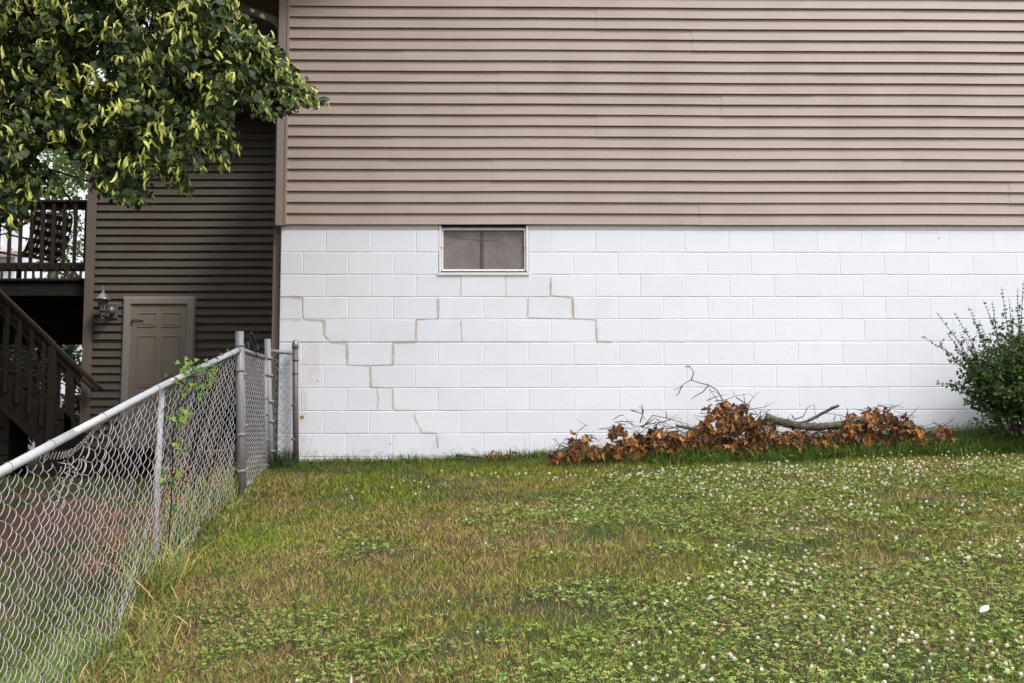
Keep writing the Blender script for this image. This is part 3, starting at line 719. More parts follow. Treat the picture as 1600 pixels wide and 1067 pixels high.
st = empty('staircase', (-5.4, 12.0, 1.0), 'steep dark wooden deck stairs with a sloping handrail in front of the wing corner', 'staircase')
SY0, SY1 = 11.58, 12.36
def ln(px, py, Yp): return W(px, py, Yp)
for Yp, ends in ((SY0, ((-120, 340), (158, 606))), (SY1, ((-120, 362), (146, 605)))):
    a = W(*ends[0], Yp); b = W(*ends[1], Yp)
    mb = MB(); mb.beam(a+np.array((0, 0, -.015)), b+np.array((0, 0, -.015)), .09, .035); mb.beam(a+np.array((0, 0, -.085)), b+np.array((0, 0, -.085))-(b-a)*.11, .036, .095)
    t = (b-a)/(b[0]-a[0])
    lo = 1.0 if Yp == SY0 else .95
    a2 = a+np.array((0, 0, -.92)); e = a+t*(W(88, 600, Yp)[0]-a[0])
    mb.beam(a2, e+np.array((0, 0, -.92)), .036, .10)
    r = mb.build('handrail', M['deckwood'], st)
    x = a[0]+.05
    while x < W(72, 600, Yp)[0]:
        zc = (a+t*(x-a[0]))[2]
        mb = MB(); yq = Yp-.037 if Yp == SY0 else Yp+.037
        mb.box(x-.019, yq-.018, zc-1.05, x+.019, yq+.018, zc-.09, .003); mb.build('baluster', M['deckwood'], r); x += .142
    nx_ = W(82 if Yp == SY0 else 110, 600, Yp)[0]; zc = (a+t*(nx_-a[0]))[2]
    mb = MB(); mb.box(nx_-.046, Yp-.044, .9, nx_+.046, Yp+.044, zc-.04, .004); mb.build('post', M['deckwood'], st)
# treads and stringers
a = W(-120, 340, SY0); slope = (W(158, 606, SY0)[2]-a[2])/(W(158, 606, SY0)[0]-a[0])
x = -7.2; k = 0; z = fz
xe = W(88, 600, SY0)[0]
zline = lambda xx: a[2]+slope*(xx-a[0])-1.0
x = float(xe)-.02; z = zline(x)
tr = []
while z < fz-.05:
    tr.append((x, z)); x -= .2; z = zline(x)
mb = MB(); mb.box(float(xe)-.02, SY0-.06, .92, float(xe)+.95, SY1+.06, 1.36, .008); mb.build('landing', M['deckdark'], st)
for (x, z) in tr:
    mb = MB(); mb.box(x-.26, SY0+.03, z-.04, x, SY1-.03, z, .004); mb.build('tread', M['deckdark'], st)
    mb = MB(); mb.box(x-.03, SY0+.031, z-.22, x-.01, SY1-.031, z-.041); mb.build('riser', M['deckdark'], st)
mb = MB()
for Yp in (SY0+.0, SY1-.03): mb.beam((a[0], Yp, zline(a[0])-.12), (xe+.02, Yp, zline(xe+.02)-.12), .028, .26)
mb.build('stringer', M['deckdark'], st)
# storage under the stairs
cr = MB(); p = W(40, 690, 11.9); 
ub = empty('wooden_crate', (-6.2, 11.9, 1.0), 'dark wooden plank crate stored beneath the deck stairs', 'crate')
for k in range(5): cr.box(-7.2, 11.72, .98+k*.16, -5.62, 11.74, 1.125+k*.16, .003)
cr.build('planks', M['deckwood'], ub)
cr = MB(); cr.box(-7.2, 11.745, .96, -7.12, 12.2, 1.78, .003); cr.box(-5.7, 11.745, .96, -5.62, 12.2, 1.78, .003); cr.box(-7.2, 12.201, .96, -5.62, 12.22, 1.78, .003); cr.build('corner_board', M['deckdark'], ub)

# --- patio chair: curved strapped back, turned towards the left
CY = 13.35
cc = W(60, 432, CY); cfx, cfy = float(cc[0]), CY
chair = empty('patio_chair', (cfx-.1, cfy, fz), 'strap-woven swivel patio chair with a tall curved back on the raised deck', 'chair')
def cz(y): return float(W(60, y, CY)[2])
bk = [(87, 330), (88, 342), (84, 360), (79, 380), (72, 397), (62, 406), (45, 402), (25, 398), (8, 396)]   # side profile, rear to front
P = [W(x, y, CY) for x, y in bk]
mb = MB()
for side in (-.26, .26):
    off = np.array((-.16 if side < 0 else 0.10, side, 0))
    mb.tube([p+off for p in P], .013, 8)
off0 = np.array((-.16, -.26, 0)); off1 = np.array((.10, .26, 0))
mb.tube([P[0]+off0, P[0]+(off0+off1)/2+np.array((0, 0, .03)), P[0]+off1], .013, 8); mb.tube([P[-1]+off0, P[-1]+off1], .013, 8)
mb.tube([P[3]+off0, P[4]+off0+np.array((-.28, 0, .22)), P[7]+off0+np.array((.02, 0, .20)), P[7]+off0], .013, 8)
mb.build('frame', M['chairblack'], chair)
Pn = np.array(P); dd = np.r_[0, np.cumsum(np.linalg.norm(np.diff(Pn, axis=0), axis=1))]
def alongp(s): return np.array([np.interp(s, dd, Pn[:, i]) for i in range(3)])
mb = MB()
for w in np.arange(.04, .98, .105):         # lengthwise straps
    o_ = off0+(off1-off0)*w; vs = []; dv = (off1-off0)*.045
    ss = np.linspace(.02, dd[-1]-.02, 26)
    for s in ss:
        p = alongp(s)+o_+np.array((0, 0, .006*sin(s*34+w*30))); vs += [p-dv, p+dv]
    mb.add(vs, [(2*i, 2*i+1, 2*i+3, 2*i+2) for i in range(len(ss)-1)], True)
mb.build('strap', M['cushion'], chair)
mb = MB()
for s in np.arange(.06, dd[-1], .12):
    a_ = alongp(s); b_ = alongp(s+.07); n_ = np.array((0.008, 0, 0))
    mb.add([a_+off0+n_, a_+off1+n_, b_+off1+n_, b_+off0+n_], [(0, 1, 2, 3)])
mb.build('cross_strap', M['chairblack'], chair)
mb = MB(); hp = W(33, 337, CY-.05); mb.tube([hp+np.array((0, -.22, 0)), hp+np.array((.02, 0, .0)), hp+np.array((.05, .2, 0))], [.06, .07, .06], 12); mb.lathe((hp[0], hp[1]-.2, hp[2]-.12), [(.02, 0), (.05, .02), (.06, .1), (.05, .2), (.02, .22)], 10); mb.build('headrest', M['cushion'], chair)
mb = MB(); bx_ = float(W(30, 430, CY)[0]); mb.tube([(bx_, CY, fz+.04), (bx_, CY, cz(403))], .03, 10)
for aa in (0.5, 2.2, 3.6, 5.3): mb.tube([(bx_, CY, fz+.07), (bx_+.12*cos(aa), CY+.12*sin(aa), fz+.06), (bx_+.25*cos(aa), CY+.25*sin(aa), fz+.012)], .012, 6)
mb.build('base', M['chairblack'], chair)

# ---------------------------------------------------------------- far things
nh = empty('neighbour_house', (-22, 46, .6), 'pale neighbouring house with a tan roof far behind the deck railing', 'house')
p = W(24, 396, 45); hx = float(p[0]); he = float(p[2]); hrz = float(W(10, 366, 45)[2])
mb = MB(); mb.box(hx-14, 45, .4, float(W(64, 400, 45)[0]), 53, he-1.2); mb.box(hx-14, 45.002, he-1.2, hx, 53, he); mb.build('wall', M['nwall'], nh)
mb = MB(); mb.add([(hx-14, 44.5, he), (hx+.4, 44.5, he), (hx-.3, 49, hrz+.2), (hx-14, 49, hrz+.2), (hx-14, 44.5, he-.25), (hx+.4, 44.5, he-.25)], [(0, 1, 2, 3), (0, 4, 5, 1)]); mb.build('roof', M['roofing'], nh)
mb = MB(); p = W(13.5, 366, 46); mb.box(p[0]-.25, 46, he, p[0]+.25, 46.5, hrz+.6); mb.build('chimney', M['nwall'], nh)
pfz = float(W(100, 618, 22)[2])
pk_ = empty('picket_fence', (-9, 22, .9), 'white board fence glimpsed between the posts beneath the deck', 'fence')
x = -16.0; k = 0
mb = MB(); mb.box(-16, 22.03, 1.15, -6.2, 22.07, 1.25); mb.box(-16, 22.03, pfz-.25, -6.2, 22.07, pfz-.15); mb.build('rail', M['white_vinyl'], pk_)
while x < -6.2:
    mb = MB(); mb.box(x, 22, .95, x+.14, 22.029, pfz+(.1 if k % 14 == 0 else 0), .003); mb.build('picket', M['white_vinyl'], pk_); x += .165; k += 1

# leaf templates -----------------------------------------------------------
leaf_v = np.array([(0, 0, 0), (-.38, .12, .05), (-.46, .42, .02), (-.26, .74, -.04), (0, 1.0, -.14), (.26, .74, -.04), (.46, .42, .02), (.38, .12, .05), (0, .45, -.06)], float)
leaf_f = np.array([(8, 0, 1), (8, 1, 2), (8, 2, 3), (8, 3, 4), (8, 4, 5), (8, 5, 6), (8, 6, 7), (8, 7, 0)])[:, ::-1]
oval_v = np.array([(0, 0, 0), (-.27, .4, .04), (0, .5, -.02), (.27, .4, .04), (0, 1, -.06)], float)
oval_f = np.array([(0, 2, 1), (0, 3, 2), (1, 2, 4), (2, 3, 4)])
bract_v = np.array([(-.03, 0, 0), (.03, 0, 0), (-.085, .3, .12), (.085, .3, .12), (-.11, .65, .08), (.11, .65, .08), (-.05, .90, -.18), (.05, .90, -.18)], float)
bract_f = np.array([(0, 1, 3), (0, 3, 2), (2, 3, 5), (2, 5, 4), (4, 5, 7), (4, 7, 6)])
blade_v = np.array([(-.5, 0, 0), (.5, 0, 0), (-.42, .12, .5), (.42, .12, .5), (0, .42, 1.0)], float)
blade_f = np.array([(0, 1, 3), (0, 3, 2), (2, 3, 4)])
long_v = np.array([(-.5, 0, 0), (.5, 0, 0), (-.5, .06, .35), (.5, .06, .35), (-.4, .24, .7), (.4, .24, .7), (0, .62, .92)], float)
long_f = np.array([(0, 1, 3), (0, 3, 2), (2, 3, 5), (2, 5, 4), (4, 5, 6)])
def dead_template(seed):
    r = np.random.default_rng(seed)
    ang = np.array([-150, -115, -90, -60, -38, -15, 0, 15, 38, 60, 90, 115, 150]); rad = np.array([.35, .5, .32, .85, .5, .7, 1.0, .7, .5, .85, .32, .5, .35])
    v = [(0, .1, 0)]
    for a, q in zip(ang, rad):
        a = radians(a); v.append((q*sin(a)*.62, .35+q*cos(a)*.65, 0))
    v = np.array(v, float); v[:, 2] += .35*np.abs(v[:, 0])**1.0*r.uniform(.4, 1.6)*(-1 if seed % 2 else 1)+r.normal(0, .09, len(v)); v[:, 2] -= .25*(v[:, 1]-.4)**2*r.uniform(0, 2)
    v[:, 0] *= r.uniform(.5, .95)
    f = np.array([(0, k, k+1) for k in range(1, 13)])
    return v, f
DT = [dead_template(k) for k in range(6)]

def tree_bg(name, c, r, n, size, c1, c2, label, cat, group=None, trunk=True, conifer=False, h0=None):
    root = empty(name, (c[0], c[1], gz(c[0], c[1])), label, cat, group)
    if trunk:
        mb = MB(); g = gz(c[0], c[1]); mb.tube([(c[0], c[1], g-.1), (c[0]+.05, c[1], (g+c[2])/2), (c[0], c[1], c[2]+r[2]*.5)], [.16, .11, .04], 8)
        for q in range(7):
            a = random.uniform(0, 6.28); z = random.uniform(.3, 1)*c[2]; mb.tube([(c[0], c[1], z), (c[0]+r[0]*.4*cos(a), c[1]+r[1]*.4*sin(a), z+.5), (c[0]+r[0]*.8*cos(a), c[1]+r[1]*.8*sin(a), z+.7)], [.05, .03, .01], 5)
        mb.build('trunk', M['bark'], root)
    nc = max(8, n//60)
    u = norm(rng.normal(size=(nc, 3)))*rng.uniform(.35, 1, (nc, 1))**.6
    if conifer:
        hh = rng.random(nc)**.8; aa = rng.uniform(0, 6.28, nc); u = np.stack([np.cos(aa)*(1.05-hh), np.sin(aa)*(1.05-hh), hh*2-1], -1)
    cen = np.array(c)+u*np.array(r)
    k = rng.integers(0, nc, n); pos = cen[k]+rng.normal(size=(n, 3))*np.array(r)*(.13 if not conifer else .10)
    yd = norm(rng.normal(size=(n, 3))+np.array((0, 0, -.5))); R = frames(yd, norm(rng.normal(size=(n, 3))+np.array((0, 0, 1.2))))
    t = rng.random((n, 1)); tk = rng.random((nc, 1))[k]
    col = (np.array(c1)*(1-t*.5-tk*.5)+np.array(c2)*(t*.5+tk*.5))
    v, f, cc_ = scatter(oval_v*np.array((1.6, 1, 1)), oval_f, pos, R, size*rng.uniform(.6, 1.3, n), col)
    np_mesh('crown', v, f, M['bgleaf'], root, col=cc_)
p = W(118, 300, 20.5)
tree_bg('garden_tree', (float(p[0])+.5, 20.5, 6.6), (1.35, 1.3, 2.6), 9000, .085, (.075, .13, .03), (.16, .23, .06), 'bright green tree rising behind the right end of the deck railing', 'tree')
p = W(85, 262, 24)
tree_bg('garden_tree', (float(p[0]), 24, float(p[2])+.3), (1.5, 1.3, .9), 2600, .09, (.10, .16, .04), (.22, .28, .08), 'pale yellow-green tree top seen in the sky gap above the deck railing', 'tree')
conx = [(-8.4, 18.8), (-9.7, 19.6), (-11.4, 19.2), (-13.2, 20), (-7.2, 19.8)]
cl_ = ['dark evergreen nearest the wing corner under the deck', 'dark evergreen seen between the stair posts', 'dark evergreen seen through the stair balusters', 'leftmost dark evergreen behind the stairs', 'dark evergreen hidden mostly by the wing corner']
for (x, y), l in zip(conx, cl_):
    tree_bg('evergreen_tree', (x, y, 2.6), (1.15, 1.1, 1.55), 7000, .085, (.020, .045, .016), (.05, .085, .028), l, 'tree', 'evergreens behind the deck', conifer=True)

tree_bg('added_shade_tree', (-12.2, 9.0, 5.2), (2.2, 2.4, 4.0), 9000, .20, (.03, .06, .02), (.08, .12, .035), 'unseen broad tree added far left beside the deck to shade the wing', 'tree')  # this tree and the next stand out of view, added to darken the wing
tree_bg('added_shade_tree', (-11.8, 4.0, 4.8), (2.4, 2.6, 3.9), 9000, .20, (.03, .06, .02), (.08, .12, .035), 'unseen broad tree added at near left to block sky light', 'tree')
# ---------------------------------------------------------------- linden tree
tree = empty('linden_tree', (-5.9, 7.7, gz(-5.9, 7.7)), 'flowering linden tree with pale bracts overhanging the yard at top left', 'tree')
PXP = np.array([(-60, -60), (352, -60), (366, 0), (374, 26), (390, 44), (420, 62), (430, 78), (450, 104), (472, 132), (484, 142), (494, 154), (488, 162), (465, 160), (428, 182), (415, 172), (385, 158), (352, 166), (358, 180), (350, 200),
                (366, 228), (345, 256), (318, 238), (282, 232), (300, 290), (285, 304), (262, 270), (218, 286), (212, 318), (160, 300), (140, 270), (120, 245), (85, 228), (60, 240), (48, 252), (72, 268), (98, 285), (60, 292), (45, 312), (38, 340), (20, 352), (-60, 350)], float)
def inpoly(x, y, P):
    r = np.zeros(len(x), bool); j = len(P)-1
    for i in range(len(P)):
        xi, yi = P[i]; xj, yj = P[j]
        c_ = ((yi > y) != (yj > y)) & (x < (xj-xi)*(y-yi)/(yj-yi+1e-9)+xi); r ^= c_; j = i
    return r
# twig anchors inside the visible part
N1 = 2100
cand = rng.uniform((-60, -60), (515, 352), (60000, 2)); cand = cand[inpoly(cand[:, 0], cand[:, 1], PXP)][:N1]
yy = 5.7+rng.random(len(cand))**1.0*2.7
yy = np.where(cand[:, 0] > 400, 6.2+rng.random(len(cand))*.55, yy)
yy = np.where((cand[:, 0] > 330) & (cand[:, 0] <= 400), 6.0+rng.random(len(cand))*1.3, yy)
A1 = np.array([W(a, b, y) for (a, b), y in zip(cand, yy)])
# the rest of the crown, beyond the frame, made large and dense to shade the wing
N2 = 6500
u = norm(rng.normal(size=(30000, 3)))*(rng.random((30000, 1))**.42)
A2 = np.array((-5.4, 7.3, 6.6))+u*np.array((4.3, 3.3, 3.9))
px, py, _ = project(A2)
A2 = A2[((px < -20) | (py < -20)) & (A2[:, 0] < -1.75) & ~((A2[:, 0] > -2.9) & (A2[:, 1] > 8.2)) & (A2[:, 1] < 10.6) & (A2[:, 2] > 3.0)][:N2]
A = np.concatenate([A1, A2]); vis = np.concatenate([np.ones(len(A1), bool), np.zeros(len(A2), bool)])
lp_, lc_, ld_, ls_ = [], [], [], []
per = 15
k = np.repeat(np.arange(len(A)), per); n = len(k)
hd = rng.uniform(0, 2*pi, len(A)); tip = np.stack([np.cos(hd)*.16+.05, np.sin(hd)*.16, -.07+rng.normal(0, .03, len(A))], -1)
t = rng.random((n, 1))
pos = A[k]+tip[k]*(t-.3)+rng.normal(size=(n, 3))*.035
yd = norm(tip[k]*2+rng.normal(size=(n, 3))*.5+np.array((0, 0, -.42))); R = frames(yd, norm(rng.normal(size=(n, 3))*.42+np.array((.0, -.35, 1.0))))
size = rng.uniform(.030, .060, n); size = np.where(vis[k], size, size*1.9)
px, py, _ = project(pos+yd*size[:, None]*.6); jx = rng.normal(0, 9, len(A))[k]+rng.normal(0, 3, n); jy = rng.normal(0, 11, len(A))[k]+rng.normal(0, 3, n)
ok = np.where(vis[k], inpoly(px+jx, py+jy, PXP) | (px < -20) | (py < -20), (px < -5) | (py < -5))
# small sky holes
ho = np.ones(n, bool)
for hx_, hy_, hr_ in ((155, 118, 14), (142, 128, 9), (64, 18, 5), (84, 72, 5), (40, 12, 4), (152, 84, 5), (48, 205, 8), (125, 240, 9), (100, 225, 8)): ho &= ((px-hx_)**2+(py-hy_)**2 > hr_**2)
ok &= ho
g = rng.random((n, 1)); tone = rng.random(len(A))[k][:, None]
col = np.array((.014, .028, .010))*(1-g)+np.array((.068, .105, .030))*g; col *= (.75+.5*tone)
v1 = scatter(leaf_v, leaf_f, pos[ok], R[ok], size[ok], col[ok])
# bracts with flower stalks
def bracts(A, m, inside):
    k = np.repeat(np.arange(len(A)), m); n = len(k)
    hub = A+rng.normal(size=A.shape)*.07; pos = hub[k]+rng.normal(size=(n, 3))*.022+np.array((0, -.03, .0))
    yd = norm(rng.normal(size=(n, 3))*.55+np.array((.1, -.1, -1.1))); R = frames(yd, norm(rng.normal(size=(n, 3))+np.array((0, -.7, .5))))
    sz = rng.uniform(.046, .090, n); px, py, _ = project(pos+yd*sz[:, None]*.7)
    ok = inpoly(px+rng.normal(0, 5, n), py+rng.normal(0, 5, n), PXP) if inside else ((px < -5) | (py < -5))
    g = rng.random((n, 1)); g = g**.6; col = np.array((.36, .44, .05))*(1-g)+np.array((.86, .86, .28))*g
    return pos[ok], R[ok], sz[ok], col[ok], yd[ok]
front = A1[np.argsort(A1[:, 1]+rng.normal(0, .3, len(A1)))][:int(len(A1)*.62)]
b1 = bracts(front, 5, True)
# hanging sprays that fray the outline
SPR = [(470, 140, 514, 161), (440, 110, 486, 138), (455, 150, 500, 166), (400, 70, 434, 84), (395, 55, 425, 66), (340, 5, 372, 22), (345, 215, 372, 232), (330, 225, 357, 258), (320, 215, 350, 250), (285, 270, 300, 302), (275, 265, 290, 298),
       (205, 290, 218, 318), (190, 290, 202, 312), (170, 285, 182, 310), (240, 262, 262, 286), (150, 280, 160, 304), (405, 150, 428, 184), (385, 140, 398, 172), (440, 145, 452, 172), (345, 165, 360, 196), (350, 190, 366, 214), (35, 320, 30, 356), (15, 330, 20, 362), (60, 300, 55, 322),
       (300, 225, 312, 262), (265, 250, 280, 280), (222, 280, 232, 308), (330, 238, 344, 262), (60, 262, 100, 290), (40, 275, 92, 300), (90, 215, 110, 238), (415, 95, 446, 104)]
sp_p, sp_d, sp_s, sp_c, sl_p, sl_d, sl_s, sl_c = [], [], [], [], [], [], [], []; spr_tw = MB()
for q, (xa, ya, xb, yb) in enumerate(SPR):
    Yp = random.uniform(5.9, 6.5); a = W(xa, ya, Yp); b = W(xb, yb, Yp-.05); spr_tw.tube([a+(a-b)*.6, a, (a+b)/2+np.array((0, 0, .01)), b], [.004, .003, .0022, .001], 4)
    L_ = np.linalg.norm(b-a)
    for t in np.arange(-.3, 1.0, .010/L_*1.1):
        p = a+(b-a)*t+rng.normal(0, .010, 3)
        if random.random() < .62: sp_p.append(p); sp_d.append(rng.normal(0, .38, 3)+(b-a)/L_*.5+np.array((0, 0, -.8))); sp_s.append(random.uniform(.038, .066)); g_ = random.random(); sp_c.append(np.array((.36, .44, .06))*(1-g_)+np.array((.86, .86, .28))*g_)
        if random.random() < .75: sl_p.append(p+rng.normal(0, .012, 3)); sl_d.append(rng.normal(0, .5, 3)+(b-a)/L_+np.array((0, 0, -.2))); sl_s.append(random.uniform(.028, .048)); g_ = random.random(); sl_c.append(np.array((.018, .036, .011))*(1-g_)+np.array((.065, .105, .03))*g_)
sp_R = frames(norm(np.array(sp_d)), norm(rng.normal(size=(len(sp_p), 3))*.6+np.array((0, -.8, .5)))); sl_R = frames(norm(np.array(sl_d)), norm(rng.normal(size=(len(sl_p), 3))*.5+np.array((0, -.5, .9))))
v, f, c_ = merge([v1, scatter(leaf_v, leaf_f, np.array(sl_p), sl_R, np.array(sl_s), np.array(sl_c))]); np_mesh('leaves', v, f, M['leaf'], tree, col=c_)
spr_b = scatter(bract_v, bract_f, np.array(sp_p), sp_R, np.array(sp_s), np.array(sp_c)); b2 = bracts(A2[:2600], 1, False)
v, f, c_ = merge([scatter(bract_v, bract_f, *b1[:4]), scatter(bract_v, bract_f, b2[0], b2[1], b2[2]*1.3, b2[3]), spr_b])
np_mesh('bracts', v, f, M['bract'], tree, col=c_)
nf = 2600; kk = rng.integers(0, len(b1[0]), nf); pos = b1[0][kk]+b1[4][kk]*.05+rng.normal(size=(nf, 3))*.016
R = frames(norm(rng.normal(size=(nf, 3))), norm(rng.normal(size=(nf, 3))))
bud_v = np.array([(0, 0, .5), (.5, 0, 0), (0, .5, 0), (-.5, 0, 0), (0, -.5, 0), (0, 0, -.5)]); bud_f = np.array([(0, 1, 2), (0, 2, 3), (0, 3, 4), (0, 4, 1), (5, 2, 1), (5, 3, 2), (5, 4, 3), (5, 1, 4)])
g = rng.random((nf, 1)); v, f, c_ = scatter(bud_v, bud_f, pos, R, rng.uniform(.006, .011, nf), np.array((.36, .30, .06))*(1-g)+np.array((.42, .22, .05))*g)
np_mesh('blossoms', v, f, M['bract'], tree, col=c_)
mb = MB(); mb.v, mb.f, mb.sm, mb.c = spr_tw.v, spr_tw.f, spr_tw.sm, spr_tw.c; spr_all = mb
mb = MB(); tb = np.array((-5.9, 7.7, gz(-5.9, 7.7)))
mb.tube([tb+(0, 0, -.15), tb+(0, 0, .15), tb+(.03, 0, 1.4), tb+(.1, -.1, 3.0), tb+(.2, 0, 5), tb+(.3, .1, 8.4)], [.24, .19, .16, .14, .09, .02], 12)
mb.build('trunk', M['bark'], tree)
mb = spr_all
def bough(p0, p1, r0, sag=.25, up=.5):
    p0 = np.array(p0); p1 = np.array(p1); pts = []
    for t in np.linspace(0, 1, 9): q = p0+(p1-p0)*t; q[2] += up*sin(pi*t)*.6-sag*t*t*0; pts.append(q+rng.normal(0, .02, 3)*(0 < t < 1))
    mb.tube(pts, list(np.linspace(r0, .004, 9)), 7)
    return pts
for (x, y, Yp, z0, r0) in ((500, 160, 6.45, 3.6, .06), (350, 235, 6.8, 3.0, .04), (280, 285, 6.3, 2.8, .035), (160, 290, 6.9, 2.6, .035), (30, 330, 6.2, 2.3, .035), (240, 90, 6.2, 4.0, .05), (400, 60, 6.9, 4.6, .045), (100, 40, 5.9, 4.2, .04)):
    pts = bough(tb+(.08, -.05, z0), W(x, y, Yp), r0, up=.7)
    for q in range(3, 8):
        d = rng.normal(size=3)*np.array((.3, .3, .12)); mb.tube([pts[q], pts[q]+d*.5, pts[q]+d+np.array((0, 0, -.08))], [.008, .006, .002], 5)
for a in np.linspace(0, 6.28, 9): bough(tb+(.15, 0, 3.5+a*.5), tb+(2.8*cos(a+.5)-.1, min(2.4*sin(a+.5), 2.2), 5+a*.4), .05)
mb.build('branches', M['bark'], tree)

# ---------------------------------------------------------------- shrub at right
sb0 = W(1592, 690, 8.45); sbx = float(sb0[0]); sby = 8.45; sg = gz(sbx, sby)
shrub = empty('leafy_shrub', (sbx, sby, sg), 'dark green leafy shrub with long arching shoots against the white wall at right', 'shrub')
tips = [(1438, 526, 8.3), (1463, 488, 8.45), (1492, 488, 8.5), (1566, 448, 8.3), (1462, 597, 8.3), (1503, 632, 8.2), (1536, 470, 8.5), (1520, 500, 8.2), (1600, 440, 8.4), (1640, 470, 8.2), (1690, 500, 8.4), (1730, 560, 8.3), (1510, 540, 8.55),
        (1480, 560, 8.1), (1530, 660, 8.0), (1750, 620, 8.4), (1620, 520, 7.9), (1560, 560, 7.9), (1580, 490, 8.0), (1555, 600, 7.85), (1500, 585, 8.45), (1660, 440, 8.5), (1700, 600, 7.9), (1545, 520, 8.3), (1600, 600, 7.8), (1518, 606, 8.1), (1500, 520, 8.35), (1515, 480, 8.45), (1530, 500, 8.1), (1550, 470, 8.3), (1575, 465, 8.15), (1490, 545, 8.2), (1508, 560, 8.0), (1480, 520, 8.4), (1545, 540, 7.95), (1590, 450, 8.0), (1530, 575, 7.9)]
stm = MB(); LP = []; LD = []; LS = []; LC = []
for q, (x, y, Yp) in enumerate(tips):
    e = W(x, y, Yp); b = np.array((sbx+random.uniform(-.1, .1), sby+random.uniform(-.08, .08), sg)); pts = []
    for t in np.linspace(0, 1, 12):
        p = b+(e-b)*t; p[2] += .16*sin(pi*t)*(1 if y > 520 else .35); p[:2] += .015*np.sin(t*9+q); pts.append(p)
    stm.tube(pts, list(np.linspace(.007, .0015, 12)), 5)
    for t in np.arange(.30, 1.0, .028):
        i_ = min(int(t*11), 10); p = pts[i_]+(pts[i_+1]-pts[i_])*(t*11-i_); d = pts[i_+1]-pts[i_]; d /= np.linalg.norm(d)
        for s in (-1, 1):
            sd_ = np.cross(d, (0, 1, .2))*s+rng.normal(0, .3, 3)+d*.7; LP.append(p+rng.normal(0, .004, 3)); LD.append(sd_); LS.append(random.uniform(.020, .034)*(1.0 if t < .85 else .7))
            LC.append((.035, .07, .022) if random.random() < .6 else (.075, .125, .03))
    for t in np.arange(.35, .95, .09):     # side shoots
        i_ = int(t*11); p = pts[i_]; d = norm(rng.normal(size=3)+np.array((-.1, -.2, .5)))*random.uniform(.06, .18)*(1.1-t)*1.8
        stm.tube([p, p+d*.5, p+d], [.003, .002, .001], 4)
        for u_ in np.arange(.2, 1.01, .16):
            LP.append(p+d*u_); LD.append(rng.normal(size=3)+d*3); LS.append(random.uniform(.02, .038)); LC.append((.03, .065, .02) if random.random() < .75 else (.14, .20, .05))
# dense heart
n = 26000; u = norm(rng.normal(size=(n, 3)))*rng.random((n, 1))**.42*(.8+.35*rng.random((n, 1)))
hp_ = np.array((sbx+.17, 8.35, sg+.54))+u*np.array((.66, .40, .54))
m_ = fbm(hp_[:, 0]*7+hp_[:, 1]*3, hp_[:, 2]*7, 77)+.35*(np.linalg.norm(u, axis=1) < .62) > .47; hp_ = hp_[m_ & (hp_[:, 2] > sg+.05)]
LP = np.array(LP); LD = np.array(LD); LS = np.array(LS); LC = np.array(LC)
nn = len(hp_); g = rng.random((nn, 1))
pos = np.concatenate([LP, hp_]); yd = np.concatenate([LD, rng.normal(size=(nn, 3))+u[m_ & True][:nn]*0+np.array((0, -.2, -.1))])
pos_ok = pos[:, 1] < D-.03
sz = np.concatenate([LS, rng.uniform(.026, .050, nn)]); cl3 = np.concatenate([LC, np.array((.026, .055, .018))*(1-g)+np.array((.10, .165, .04))*g])
v, f, c_ = scatter(oval_v*np.array((1.35, 1, 1)), oval_f, pos[pos_ok], frames(norm(yd), norm(rng.normal(size=(len(pos), 3))*.6+np.array((0, -.5, .8))))[pos_ok], sz[pos_ok], cl3[pos_ok])
np_mesh('leaves', v, f, M['clover'], shrub, col=c_)
stm.build('stems', M['twig'], shrub)

